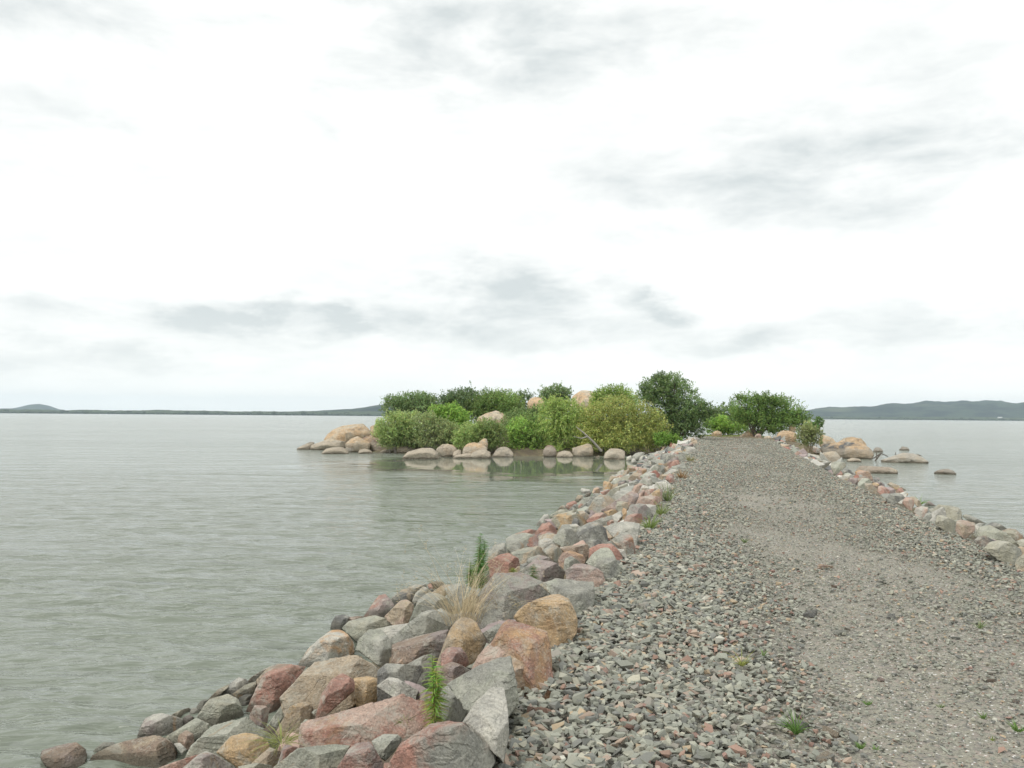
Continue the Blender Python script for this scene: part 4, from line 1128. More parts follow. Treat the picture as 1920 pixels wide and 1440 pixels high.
BOULD = '''
C|OS|d=67 dn=.1|biggest orange boulder of the island, sloping left at its tip|570,490 640,390 740,310 880,250 1080,230 1240,225 1330,300 1370,380 1320,430 1180,470 1050,500 950,560 700,560|950,350,12 1100,400,8
C|SS|w|long pale boulder below the biggest orange one|350,625 380,560 560,500 680,460 850,490 940,520 930,600 600,615 560,640 440,645|600,560,10
C|SS|w|low flat oval boulder awash in front of the long pale one|530,690 600,630 740,600 900,600 990,650 1000,690 760,708|760,650,10
C|Sd|w|dark footed boulder at the island's left tip|140,620 260,560 360,510 440,520 370,600 340,632 200,637|
C|dS|w|small dark grey boulder right of the flat oval one|930,600 1000,580 1080,590 1110,640 1050,683 990,665|
C|SO|w d=62|lumpy tan boulder below the orange one's right end|990,500 1040,450 1140,420 1170,460 1290,500 1360,550 1340,620 1130,620 960,580 930,540|1150,520,10
C|bO|w|reddish brown boulder with a dark undercut side|1180,460 1300,420 1380,410 1560,460 1620,560 1580,630 1480,680 1420,650 1300,510|1450,480,8
C|SS|w|pale knobbly boulder left of the dark undercut|1090,670 1150,570 1200,540 1340,550 1360,620 1330,650 1200,670|
C|SS|w|small pale boulder awash at the foot of the knobbly one|1140,690 1180,640 1250,625 1330,640 1390,670 1390,702|
C|OO|d=63|orange boulder half hidden at the left edge of the shrubs|1340,260 1420,230 1500,220 1520,350 1400,380 1350,330|
C|SS|w|small low stone at the roots of the leftmost shrub|1500,670 1580,630 1700,640 1710,692|
D|SO|w|two toned boulder with brown top and pale base under the shrubs|110,620 120,540 170,470 270,445 360,460 420,520 420,600 230,642 130,637|260,560,10
D|SS|w|long double humped pale boulder awash before the shrubs|190,710 270,620 420,600 500,560 650,560 740,640 740,690 600,707 330,727|560,620,10 300,650,8
D|OS|w d=56|rounded tan boulder behind the double humped one|700,580 790,510 870,500 960,520 1020,580 960,640 830,650|860,560,10
D|SS|w|low stone filling the gap under the rounded tan one|710,600 800,630 950,620 950,682 780,692 740,665|
D|SO|w|small upright pointed boulder left of the split one|950,690 960,630 1030,580 1080,585 1085,690 1000,700|
D|SO|w d=55|square shouldered boulder with an orange cap and white band|1095,640 1100,550 1180,490 1270,475 1400,500 1470,550 1465,640 1300,670|1280,560,10
D|SS|w|low wedge awash in front of the square shouldered boulder|930,715 1000,670 1180,640 1260,650 1200,707|
D|SS|w|pale rounded boulder awash right of the low wedge|1200,700 1230,640 1300,600 1420,580 1510,620 1520,705 1350,717|1400,650,10
D|OS|d=57.5|small tan pointed boulder on top of the square shouldered one|1320,490 1400,420 1460,415 1480,500 1450,540|
D|OO|w|egg shaped orange boulder in the middle of the waterside row|1475,570 1500,470 1550,460 1610,490 1650,560 1580,640 1520,630|1560,540,10
D|Sd|w|pale boulder with a ridge and dark left foot, right end of the row|1530,690 1620,570 1720,530 1800,560 1865,640 1860,682 1700,697|1710,600,8
D|SO|d=64 dn=1.6|big domed boulder rising out of the shrubs|1300,120 1420,60 1540,25 1640,10 1720,40 1790,140 1760,210 1550,230 1350,190|1580,90,10
D|mS|d=62|grey slab face below the big domed boulder|1640,200 1760,200 1740,400 1640,330|
E|bd|w d=57|dark brown boulder in shade under the bright shrub|500,480 560,400 640,405 690,470 680,520 520,530|
E|bb|w|low brown stone in front of the dark shaded boulder|540,520 620,485 680,500 690,547 560,550|
E|SS|w|thin pale stone awash near the shaded boulder|450,552 500,525 580,530 590,552|
E|SS|w|dome shaped pale boulder awash, between the shaded and the bowl shaped ones|695,560 710,510 780,480 870,490 930,550 925,574 760,572|800,520,10
E|SO|w|bowl shaped pale boulder with a brown lid, under the bare branch|900,450 1060,400 1130,378 1180,400 1200,500 1180,547 1080,564 960,547 910,490|1050,480,10
E|SS|w|large smooth pale boulder near where causeway meets island|1345,590 1360,510 1440,450 1560,455 1640,490 1650,570 1630,602 1400,603|1480,520,12
E|SS|w|small pale stone touching the large smooth boulder|1510,602 1560,565 1630,565 1640,607|
E|bS|w|little brown stone at the foot of the bare branch|1230,562 1280,545 1290,572|
P|OO|d=68 dn=2|orange boulder showing between two dark trees|988,762 990,747 1000,743 1015,746 1022,757 1015,768 1000,770|
P|OS|d=72 dn=2|broad dome of rock behind the willow, highest on the island|1068,762 1072,742 1085,734 1100,732 1118,735 1127,746 1126,765|
F|OO|g|tan boulder at the right end of the track under the dark bush|1145,740 1170,680 1230,645 1330,645 1420,680 1430,750 1300,767|1290,690,10
F|OO|g d=70|pinkish orange boulder at the trunk of the bush by the track's end|640,720 760,640 830,610 870,640 850,735 700,740|
F|OO|g d=72|small round boulder left of the track's end before bright green shrubs|250,690 290,655 340,640 390,660 395,700 260,700|
F|SO|d=69|pale boulder glimpsed through the bush, right of the track's end|1320,620 1330,570 1400,555 1420,600 1380,640|
F|pS|g d=67|small pink stone closing the right side of the track's end|850,720 880,690 930,690 945,725|
F|SS|g d=66|pale flat stones' largest, beside the pink one at the track's end|975,745 1010,715 1080,725 1085,765 1000,765|
A|Od|w|large long boulder, orange above and grey below, right of the track|400,420 440,370 560,350 720,330 950,360 1050,420 1085,470 1070,540 900,552 670,547 480,500|700,430,10 900,440,8
A|OO|w d=66|orange boulder standing behind the large long one in the lake|610,350 700,290 800,270 930,290 990,350 1000,400 700,400|
A|OS|w d=62|tan boulder behind the dry shrub on the right shore|400,240 480,260 560,290 600,340 590,380 450,390 380,330|
A|SS|w d=47|smooth grey tan boulder with a red foot, in front of the large long one|420,480 500,460 590,450 640,500 665,560 640,610 540,610 450,580|560,510,10
A|SS|w|low flat stone just awash below the large long boulder|740,565 800,540 900,550 930,582 780,592|
A|dd|w|dark little rock right of the large long boulder|1075,440 1110,400 1170,410 1205,440 1195,467 1090,465|
A|dd|w|dark little rock farther out in the lake|1410,432 1450,390 1520,405 1545,432 1480,442|
A|wS|w|whitish pyramid shaped rock out in the lake|1170,570 1350,510 1500,475 1590,485 1700,530 1790,592 1600,607 1400,602 1250,582|1520,530,8
A|dd|w|sliver of dark rock behind the whitish pyramid|1610,502 1650,490 1710,512|
A|Sb|w|flat tan shelf of rock reaching into the lake from the right bank|850,700 890,660 1080,650 1300,660 1400,700 1400,732 1200,742 1050,742 880,742|1150,690,6
P|bd|w|low dark hump alone in the lake, rightmost rock|1751,886 1760,881 1775,879 1788,883 1793,887 1770,889|
'''
for ln in BANK.strip().split('\n'):
    traced(ln, "rocks piled along the left bank")
for ln in MIDBANK.strip().split('\n'):
    traced(ln, "rocks piled along the left bank")
for ln in RIGHT.strip().split('\n'):
    traced(ln, "rocks lining the right edge of the track")
for ln in BOULD.strip().split('\n'):
    traced(ln, "boulders around the island", 'boulder', 'boulder', M_BOULD, True)

# rubble under and between the big rocks: few shapes, many copies
SHAPES = []
for k in range(14):
    r = np.random.default_rng(900 + k)
    pl = []
    for ax in range(3):
        for sg in (-1, 1):
            m = np.zeros(3); m[ax] = sg; m += r.normal(0, .24, 3); m /= np.linalg.norm(m)
            pl.append((m, (.42, .32, .24)[ax] * r.uniform(.75, 1.1)))
    for _ in range(4):
        m = r.normal(size=3); m /= np.linalg.norm(m); pl.append((m, r.uniform(.30, .40)))
    me, _ = plane_rock('rock', np.zeros(3), pl, np.array([.42, .32, .26]), 4, M_ROCK, 900 + k, 90)
    SHAPES.append(me)


def loose(x, y, z, size, tone, seed, label, group, name='rock', cat='rock'):
    r = random.Random(seed)
    o = put(name, SHAPES[r.randrange(len(SHAPES))], (x, y, z), None, label, cat, group)
    o.rotation_euler = (r.uniform(-.4, .4), r.uniform(-.4, .4), r.uniform(0, 6.28))
    o.scale = (size * r.uniform(.85, 1.15),) * 3
    paint(o, tone, seed)
    return o


rr = random.Random(5)
TN = {'gG': 'plain grey', 'Gw': 'pale green grey', 'mp': 'mauve', 'rp': 'reddish', 'tc': 'tan', 'wg': 'whitish', 'po': 'orange', 'dg': 'dark grey'}
TL = ['gG'] * 5 + ['Gw'] * 3 + ['mp'] * 2 + ['rp'] * 2 + ['tc'] * 3 + ['wg'] * 3 + ['po'] * 1 + ['dg'] * 2


CAND = []


def strip(s0, s1, t0, t1, n, smin, smax, where, group, seed0, lift=0.03):
    for q in range(n):
        s = s0 + (s1 - s0) * ((q + rr.random()) / n)
        t = rr.uniform(t0, t1)
        if t > 2: t = t - 4.3 + float(pwidth(s * CS))
        x, y = xy(s, t)
        z = float(hland(x, y)) + lift
        if z < -0.3: continue
        sz = rr.uniform(smin, smax)
        CAND.append((x, y, z - sz * 0.32, sz, TL[rr.randrange(len(TL))], seed0 + q, where, group))


strip(3.0, 17, -2.5, -0.25, 60, 0.32, 0.5, None, None, 2000, -0.02)
strip(17, 36, -2.6, -0.1, 60, 0.40, 0.62, None, None, 3000, 0.04)
strip(30, 68, -3.0, -0.05, 300, 0.34, 0.66, "among the small broken rocks of the far left bank", "broken rocks of the far left bank", 4000, 0.12)
strip(6, 40, 4.75, 7.2, 45, 0.35, 0.6, None, None, 5000, 0.0)
strip(36, 72, 4.35, 5.4, 50, 0.25, 0.5, "lining the far right edge of the track", "small stones along the far right edge", 6000, 0.03)
CAND.sort(key=lambda c: (c[6] is None, -c[3] / c[1]))
quota = 298 - (len((BANK + MIDBANK + RIGHT).strip().split('\n')))
RV, RF, RC, nb = [], [], [], 0
for i, (x, y, z, sz, tone, sd, where, group) in enumerate(CAND):
    if i < quota and where:
        loose(x, y, z, sz, tone, sd, "%s stone %s" % (TN[tone], where), group + ", " + TN[tone])
        continue
    r = random.Random(sd)
    me = SHAPES[r.randrange(len(SHAPES))]
    if y > 30:
        V, F = hull_template(sd, 12, .75); V = V * .5
    else:
        V = np.empty(len(me.vertices) * 3, dtype=np.float32); me.vertices.foreach_get('co', V); V = V.reshape(-1, 3)
        F = np.empty(len(me.polygons) * 3, dtype=np.int32); me.polygons.foreach_get('vertices', F); F = F.reshape(-1, 3)
    M3 = np.array(Euler((r.uniform(-.4, .4), r.uniform(-.4, .4), r.uniform(0, 6.28))).to_matrix())
    RV.append((V * sz) @ M3.T + np.array([x, y, z + (sz * .3 if y > 30 else 0)])); RF.append(F + nb); nb += len(V)
    c = TONE[tone[0]]; j = r.uniform(.85, 1.15)
    RC.append(np.tile(np.array(c) * j, (len(V), 1)))
M_RUB = mat_tint("rubble_rock", 0.9, 9, 0.5, 0.03)
put('rubble', new_mesh('rubble', np.concatenate(RV), np.concatenate(RF), M_RUB, np.concatenate(RC)),
    label="small rubble filling the gaps under and between the bank's rocks", cat="rubble", kind="stuff")
# ---------------------------------------------------------------- far shores
def mat_far(name, c1, c2, c3, sc_):
    m, N, b = material(name)
    pos = N.n('ShaderNodeNewGeometry').outputs['Position']
    a = N.noise(N.scale(pos, (1, 1, 3)), sc_, 7, 0.7)
    c = N.noise(N.scale(pos, (1, 1, 3)), sc_ * 0.18, 4, 0.6)
    k = N.mix(N.ramp(a, 0.42, 0.58), c1, c2)
    k = N.mix(N.ramp(c, 0.56, 0.68), k, c3)
    N.put(b.inputs['Base Color'], k)
    b.inputs['Roughness'].default_value = 1.0
    b.inputs['Specular IOR Level'].default_value = 0.1
    return m


M_HILL = mat_far("bushy_hill", (.006, .012, .012), (.034, .050, .030), (.09, .10, .06), 0.010)  # bush tones in patches, their contrast also replacing weak slope shading
M_WOOD = mat_far("shore_woodland", (.035, .05, .022), (.06, .08, .035), (.09, .09, .045), 0.05)


def hill(name, prof, dist, depth, seed, mat, base=0.0, rough=0.05, kind='structure', label=None, cat=None, n=420):
    """prof: list of (px, py) crest points; a ridge of real depth at 'dist'"""
    px = np.array([p[0] for p in prof], float); py = np.array([p[1] for p in prof], float)
    us = np.linspace(px[0], px[-1], n)
    crest = np.interp(us, px, py) - 1.3 * fbm(np.stack([us * 0.06, us * 0, us * 0], -1), 4, seed)
    # world azimuth tangents and heights
    X = []; Zc = []
    for u, c_ in zip(us, crest):
        q = at_depth(u, c_, dist)
        X.append(q[0]); Zc.append(max(q[2], 0.5))
    X = np.array(X); Zc = np.array(Zc)
    m = 40
    w = np.linspace(-1, 1, m)
    shape = np.cos(w * math.pi / 2) ** 1.3
    gx = np.repeat(X[None], m, 0)
    gy = dist + w[:, None] * depth + np.zeros_like(gx)
    nz = fbm(np.stack([gx / depth * 3, gy / depth * 3, gx * 0], -1), 6, seed, 0.6)
    z = base - 1.5 + (Zc[None] + 1.5) * shape[:, None] * (1 + rough * 11 * nz * (np.abs(w[:, None]) > 0.02))
    gx = gx * (gy / dist)
    v = np.stack([gx, gy, z], -1).reshape(-1, 3)
    i = (np.arange(m - 1)[:, None] * n + np.arange(n - 1)[None]).ravel()
    f = np.stack([i, i + 1, i + n + 1, i + n], -1)
    return put(name, new_mesh(name, v, f, mat, None, True), kind=kind, label=label, cat=cat)


hill("hills", [(1380, 775), (1450, 772), (1513, 770), (1557, 765.7), (1613, 764), (1643, 761), (1663, 756.7), (1707, 757), (1737, 752.7),
               (1773, 756), (1813, 750.7), (1847, 752), (1880, 752.7), (1905, 756), (1920, 751.7), (1990, 746), (2100, 752), (2300, 760), (2500, 775)], 4300, 800, 3, M_HILL)
hill("hills", [(-160, 771), (-60, 768), (0, 766), (30, 765), (55, 759), (75, 757.5), (90, 760), (110, 767), (125, 771), (160, 773)], 6000, 400, 4, M_HILL, rough=0.02)
hill("hills", [(540, 772), (600, 770), (660, 766.5), (690, 762), (712, 758), (760, 756), (820, 760), (900, 768), (1000, 773)], 3400, 500, 6, M_HILL, rough=0.03)
hill("shore_land", [(-500, 774.6 - 9), (300, 769.5), (700, 772.5), (1100, 776), (1300, 780)], 3000, 250, 7, M_WOOD, rough=0.05, kind='structure', n=420)
hill("shore_land", [(1250, 779.5), (1560, 781), (1920, 783.5), (2600, 786)], 3300, 300, 8, M_WOOD, rough=0.04, kind='structure', n=420)

# woods along the far shore: crowns of many trees, too far to count
def woods(px0, px1, dist, n, seed, hmin, hmax):
    r = np.random.default_rng(seed)
    V, F = ico(1)
    VV, FF, CC = [], [], []
    for k in range(n):
        u = r.uniform(px0, px1); q = at_depth(u, 775, dist + r.uniform(-60, 60))
        h = r.uniform(hmin, hmax) * (1.6 if r.random() > 0.93 else 1)
        p = V * np.array([h * r.uniform(0.7, 1.6), h * 0.8, h * 0.6]) * r.uniform(0.8, 1.15, (len(V), 1)) + np.array([q[0], q[1], h * 0.55])
        VV.append(p); FF.append(F + k * len(V)); CC.append(np.tile(np.array([.045, .062, .028]) * r.uniform(0.6, 1.4), (len(V), 1)))
    return new_mesh("far_woods", np.concatenate(VV), np.concatenate(FF), M_LEAF2, np.concatenate(CC))


M_LEAF2 = mat_tint("distant_foliage", 0.9, 3, 0.0, 0.0)
put("far_woods", woods(-200, 820, 2760, 1500, 1, 3.5, 8), label="dark strip of woods along the far shore", cat="woods", kind="stuff")
put("far_woods", woods(1480, 2150, 3010, 900, 2, 2.5, 6), label="low scrub along the foot of the right hand hills", cat="woods", kind="stuff")

# little white farm building on the right shore
q = at_depth(1875, 782, 3060)
M_WHITE, N_, b_ = material("white_wall"); b_.inputs['Base Color'].default_value = (.8, .8, .78, 1)
M_ROOF, N_, b_ = material("grey_roof"); b_.inputs['Base Color'].default_value = (.45, .45, .45, 1)
root = put("farm_building", None, (q[0], q[1], 9.0), None, "tiny white building at the foot of the right hand hills", "building")


def box_mesh(name, sx, sy, sz, mat, z0=0):
    v = [(x * sx / 2, y * sy / 2, z0 + (sz if k else 0)) for k in (0, 1) for x, y in ((-1, -1), (1, -1), (1, 1), (-1, 1))]
    f = [(0, 1, 5, 4), (1, 2, 6, 5), (2, 3, 7, 6), (3, 0, 4, 7), (4, 5, 6, 7), (3, 2, 1, 0)]
    return new_mesh(name, v, f, mat)


put("wall", box_mesh("wall", 13, 7, 3.0, M_WHITE), (0, 0, 0), root)
v = [(-7, -4, 3.0), (7, -4, 3.0), (7, 4, 3.0), (-7, 4, 3.0), (-7, 0, 4.6), (7, 0, 4.6)]
put("roof", new_mesh("roof", v, [(0, 1, 5, 4), (2, 3, 4, 5), (1, 2, 5), (3, 0, 4), (3, 2, 1, 0)], M_ROOF), (0, 0, 0.002), root)
# ---------------------------------------------------------------- plants
def tube(path, radii, n=6):
    """tapered tube along 3d points -> verts, faces"""
    P = [Vector(p) for p in path]
    V, F = [], []
    for i, p in enumerate(P):
        t = (P[min(i + 1, len(P) - 1)] - P[max(i - 1, 0)]).normalized()
        a = t.cross(Vector((0.3, 0.9, 0.1))).normalized(); b = t.cross(a)
        for k in range(n):
            an = 2 * math.pi * k / n
            V.append(tuple(p + (a * math.cos(an) + b * math.sin(an)) * radii[i]))
    for i in range(len(P) - 1):
        for k in range(n):
            k2 = (k + 1) % n
            F.append((i * n + k, i * n + k2, (i + 1) * n + k2, (i + 1) * n + k))
    return V, F


class Acc:
    def __init__(s): s.V = []; s.F = []; s.C = []
    def add(s, V, F, col):
        b = len(s.V); s.V += list(V); s.F += [tuple(i + b for i in f) for f in F]; s.C += [col] * len(V)
    def mesh(s, name, mat, smooth=True):
        return new_mesh(name, np.array(s.V), s.F, mat, np.array(s.C), smooth)


def leaf_cloud(name, lobes, n, size, col, var, seed, droop=0.0, aspect=2.2, surf=0.65):
    """n small leaf faces through the volume of the lobes, gathered in twig clumps"""
    r = np.random.default_rng(seed)
    L = np.array([l[:3] for l in lobes]); Rr = np.array([l[3:6] for l in lobes])
    vol = Rr.prod(1) ** (2 / 3.); vol /= vol.sum()
    ntw = max(20, n // 16)
    wl = r.choice(len(lobes), ntw, p=vol)
    d = r.normal(size=(ntw, 3)); d /= np.linalg.norm(d, axis=1)[:, None]
    rad_ = np.where(r.uniform(0, 1, ntw) < surf, r.uniform(0.75, 1.0, ntw), r.uniform(0.2, 0.85, ntw))
    # uneven outline
    lump = 1 + 0.85 * fbm(d * 2.3 + wl[:, None] * 7.7 + seed, 3, seed)
    tw = L[wl] + d * Rr[wl] * (rad_ * lump)[:, None]
    # shoots that stick out
    shoot = r.uniform(0, 1, ntw) > 0.91
    tw[shoot] += d[shoot] * Rr[wl[shoot]] * r.uniform(0.1, 0.35, (shoot.sum(), 1)) * np.array([1, 1, 1.0])
    k = r.integers(0, ntw, n)
    tdir = d * 0.8 + r.normal(0, 0.6, (ntw, 3)); tdir[:, 2] += 0.35 - droop; tdir /= np.linalg.norm(tdir, axis=1)[:, None]
    tl = float(np.mean(Rr)) * 0.26
    along = r.uniform(-1, 1, n)
    c = tw[k] + tdir[k] * (along * tl)[:, None] + r.normal(0, 0.28, (n, 3)) * tl * 0.7
    u = r.normal(size=(n, 3)) + tdir[k] * 1.3; u[:, 2] -= droop; u /= np.linalg.norm(u, axis=1)[:, None]
    w = np.cross(u, r.normal(size=(n, 3))); w /= np.linalg.norm(w, axis=1)[:, None]
    s = size * r.uniform(0.6, 1.35, n)
    hu = u * (s * aspect / 2)[:, None]; hw = w * (s / 2)[:, None]
    V = np.stack([c - hu, c + hw, c + hu, c - hw], 1).reshape(-1, 3)
    F = np.arange(n * 4).reshape(n, 4)
    clump = 0.75 + 0.5 * vh(wl[:, None] * np.array([[1, 3, 5]]) + 0, seed)[k]
    tone = clump * (1 + var * r.normal(0, 1, n))
    twt = r.uniform(0.82, 1.18, ntw)[k]
    C = np.array(col)[None] * 1.75 * (tone * twt)[:, None]
    C[:, 0] *= 1 + 0.12 * r.normal(0, 1, n)
    C = C * .94 + C.mean(1, keepdims=True) * .06
    C = np.clip(C, 0.005, 0.8)
    return new_mesh(name, V, F, M_LEAF, np.repeat(C, 4, 0))


def plant(name, label, cat, group, Yd, base, lobes_px, n, size, col, seed, var=0.2, droop=0.0, stems=5, sr=0.05,
          bark=(.16, .13, .10), aspect=2.2, crown='crown', trunk='trunk', depthk=0.9, surf=0.65, barecol=None):
    """lobes_px: (px, py, rx, ry [, dy]) at depth Yd; base: (px, py) foot"""
    ppm = FPX / Yd
    B = at_depth(base[0], base[1], Yd)
    B[2] = max(float(hland(B[0], B[1])) - 0.05, -0.1)
    lobes = []
    for l in lobes_px:
        dy = l[4] if len(l) > 4 else 0
        q = at_depth(l[0], l[1], Yd + dy)
        k = (Yd + dy) / FPX
        rx, rz = l[2] * k * 1.07, l[3] * k * 1.05
        lobes.append((q[0] - B[0], q[1] - B[1], q[2] - B[2], rx, max(rx, rz) * depthk, rz))
    o = put(name, None, B, None, label, cat, group)
    put(crown, leaf_cloud(crown, lobes, int(n * 1.45), size * .8, col, var, seed, droop, aspect, surf), (0, 0, 0), o)
    r = random.Random(seed)
    A = Acc()
    for k in range(stems):
        l = lobes[k % len(lobes)]
        tgt = Vector((l[0] + r.uniform(-.5, .5) * l[3], l[1] + r.uniform(-.5, .5) * l[4], l[2] + r.uniform(0, .6) * l[5]))
        foot = Vector((r.uniform(-.15, .15), r.uniform(-.15, .15), 0))
        if name == 'shrub' and len(lobes) > 2:
            foot = Vector((l[0] * 0.7, l[1] * 0.7, max(float(hland(B[0] + l[0] * .7, B[1] + l[1] * .7)), -.05) - B[2] - 0.05))
        mid = foot.lerp(tgt, 0.5) + Vector((r.uniform(-.2, .2), r.uniform(-.2, .2), 0.15 * tgt.z))
        q1 = foot.lerp(mid, 0.5) + Vector((r.uniform(-.06, .06), r.uniform(-.06, .06), 0))
        q2 = mid.lerp(tgt, 0.5) + Vector((r.uniform(-.1, .1), r.uniform(-.1, .1), 0.05))
        V, F = tube([foot, q1, mid, q2, tgt], [sr, sr * .8, sr * .6, sr * .4, sr * .12])
        j = r.uniform(.8, 1.2)
        A.add(V, F, tuple(c * j for c in bark))
        for m in range(5):
            a = mid.lerp(tgt, r.random())
            e = a + Vector((r.uniform(-1, 1) * l[3], r.uniform(-1, 1) * l[4], r.uniform(-.1, .9) * l[5])) * 0.6
            h = a.lerp(e, .5) + Vector((0, 0, .08 * l[5]))
            V, F = tube([a, h, e], [sr * .35, sr * .22, sr * .07], 5)
            A.add(V, F, tuple(c * j for c in bark))
    put(trunk, A.mesh(trunk, M_BARK), (0, 0, 0), o)
    return o


DK = (.125, .18, .07)     # dark evergreen
MG = (.14, .21, .055)     # mid green
LG = (.23, .30, .08)      # willow green
OL = (.27, .30, .085)       # olive
GG = (.16, .19, .085)       # greyish green
G1 = "trees and shrubs covering the island"
plant('tree', "leftmost dark tree at the back of the island, open airy crown", 'tree', G1, 68, (765, 800),
      [(745, 765, 30, 22), (775, 755, 34, 18), (800, 765, 28, 22), (735, 752, 16, 10), (790, 748, 26, 10)], 9000, .085, DK, 1, surf=.5)
plant('tree', "dark tree left of centre at the back, feathery top", 'tree', G1, 70, (860, 800),
      [(835, 762, 32, 24), (870, 752, 36, 22), (895, 765, 30, 24), (875, 738, 22, 10), (845, 748, 22, 12)], 10000, .085, (.095, .14, .055), 2, surf=.5)
plant('tree', "dense green tree above the big domed boulder", 'tree', G1, 69, (930, 800),
      [(925, 765, 44, 28), (945, 755, 34, 20), (905, 760, 30, 22), (928, 742, 22, 10)], 13000, .08, MG, 3)
plant('tree', "wispy dark tree beside the orange boulder on the skyline", 'tree', G1, 72, (970, 795),
      [(965, 755, 22, 20), (985, 745, 16, 12), (950, 762, 20, 22), (978, 770, 24, 20)], 5000, .08, DK, 4, surf=.4)
plant('shrub', "greyish green shrub at the left end of the island, over the water", 'shrub', G1, 61, (755, 836),
      [(735, 805, 30, 28), (765, 800, 30, 28), (722, 812, 20, 22), (750, 790, 24, 20), (765, 822, 22, 14), (738, 828, 24, 12), (785, 828, 20, 12)], 15000, .065, (.21, .265, .095), 5, stems=14, sr=.035, bark=(.34, .31, .27), aspect=3)
plant('shrub', "greyish twiggy shrub in the middle of the left shore", 'shrub', G1, 60, (810, 838),
      [(795, 800, 24, 24), (820, 805, 26, 26), (845, 815, 24, 20), (805, 785, 16, 14), (815, 828, 34, 12)], 9500, .06, (.205, .245, .10), 6, stems=20, sr=.03, bark=(.30, .27, .25), aspect=3, var=.3)
plant('shrub', "bright leafy shrub behind the greyish twiggy one", 'shrub', G1, 62, (845, 825),
      [(840, 785, 30, 22), (862, 795, 24, 24), (820, 775, 20, 14), (850, 768, 16, 10)], 9000, .085, (.17, .27, .05), 7, stems=8)
plant('shrub', "low olive green shrub in front of the big domed boulder", 'shrub', G1, 59, (900, 835),
      [(885, 812, 28, 20), (910, 805, 26, 18), (930, 815, 20, 22), (870, 825, 24, 14), (905, 830, 30, 12)], 11000, .065, (.19, .25, .08), 8, stems=10, sr=.03, bark=(.28, .25, .2), aspect=3)
plant('shrub', "broad leaved light green shrub hanging over the water, left of the willow", 'shrub', G1, 60.5, (985, 840),
      [(975, 805, 24, 20), (1000, 815, 24, 24), (965, 822, 18, 20), (990, 832, 22, 14), (975, 840, 28, 9), (1005, 841, 20, 9)], 8500, .095, (.20, .30, .065), 9, stems=12, sr=.03, bark=(.25, .2, .17), aspect=1.7)
plant('shrub', "mid green bush behind the orange skyline boulder's foot", 'shrub', G1, 65, (985, 800),
      [(980, 785, 34, 18), (1000, 775, 22, 14), (960, 790, 22, 14)], 8000, .075, (.12, .175, .055), 10, stems=6)
plant('shrub', "mid green undergrowth between the big domed boulder and the willow", 'shrub', G1, 62, (985, 830),
      [(960, 800, 26, 18), (990, 795, 28, 20), (1010, 805, 20, 22)], 7000, .075, (.14, .20, .06), 40, stems=6, sr=.03)
plant('tree', "small round dark tree on the skyline, beside the highest dome of rock", 'tree', G1, 76, (1045, 790),
      [(1040, 738, 24, 16), (1055, 745, 18, 20), (1030, 750, 20, 18)], 5500, .09, DK, 11)
plant('tree', "willow like yellow green tree leaning over the water", 'willow', G1, 60.5, (1080, 843),
      [(1040, 790, 30, 34), (1065, 780, 32, 36), (1035, 765, 24, 20), (1060, 815, 34, 26), (1030, 820, 22, 24), (1085, 800, 28, 30), (1045, 838, 30, 10), (1085, 838, 20, 9)], 20000, .06, LG, 12, droop=.7, stems=7, aspect=3.6)
plant('tree', "big olive yellow tree nearest the causeway", 'tree', G1, 59.5, (1165, 845),
      [(1120, 790, 34, 34), (1155, 775, 38, 34), (1195, 790, 38, 34), (1225, 800, 26, 30), (1170, 815, 50, 28), (1110, 815, 24, 24), (1215, 825, 30, 18), (1140, 830, 34, 14)], 30000, .075, OL, 13, stems=9, aspect=2.4, bark=(.2, .17, .13))
plant('tree', "light green tree top rising behind the olive one", 'tree', G1, 64, (1150, 820),
      [(1150, 742, 32, 18), (1175, 755, 26, 22), (1128, 755, 24, 22)], 9500, .075, (.19, .27, .06), 14)
plant('tree', "tallest tree of the island, dark green and dense, left of the track's end", 'tree', G1, 61, (1265, 832),
      [(1245, 735, 34, 30), (1225, 728, 26, 18), (1262, 722, 26, 20), (1285, 760, 36, 36), (1255, 775, 36, 36), (1270, 800, 36, 28), (1305, 775, 24, 26), (1238, 708, 16, 9), (1320, 768, 22, 14), (1215, 742, 20, 16), (1333, 776, 14, 9), (1300, 800, 28, 20)],
      26000, .07, (.115, .17, .06), 15, stems=8, sr=.10, aspect=2.6)
plant('shrub', "low bright green bush at the foot of the tallest tree", 'shrub', G1, 58, (1255, 838),
      [(1245, 822, 20, 12), (1262, 826, 20, 10)], 3000, .07, (.14, .24, .04), 16, stems=5, sr=.02)
plant('shrub', "bright green bushes' nearest clump left of the track's end", 'shrub', G1, 76, (1350, 812),
      [(1340, 797, 18, 14), (1360, 800, 24, 12), (1380, 804, 20, 10), (1348, 788, 14, 10)], 7500, .085, (.20, .31, .055), 17, stems=6, sr=.03)
plant('tree', "hazy mid green tree behind the track's end, between two darker ones", 'tree', G1, 84, (1360, 805),
      [(1345, 782, 20, 16), (1370, 775, 24, 18), (1395, 785, 22, 16)], 7000, .09, (.12, .18, .06), 18)
plant('tree', "wide spreading dark bush tree over the end of the track", 'tree', G1, 70, (1415, 817),
      [(1405, 765, 32, 22), (1440, 765, 36, 24), (1475, 775, 34, 22), (1430, 790, 40, 20), (1465, 795, 34, 18), (1385, 780, 18, 18), (1500, 785, 20, 16), (1385, 745, 16, 5), (1430, 748, 30, 10), (1455, 752, 28, 9)],
      21000, .08, (.12, .19, .045), 19, stems=9, sr=.09)
plant('shrub', "dry olive grey shrub on the right shore beside the long orange boulder", 'shrub', G1, 57, (1520, 838),
      [(1508, 815, 15, 18), (1526, 818, 16, 18), (1518, 803, 13, 11)], 3600, .05, (.22, .25, .10), 20, stems=16, sr=.02, bark=(.3, .25, .17), aspect=4)
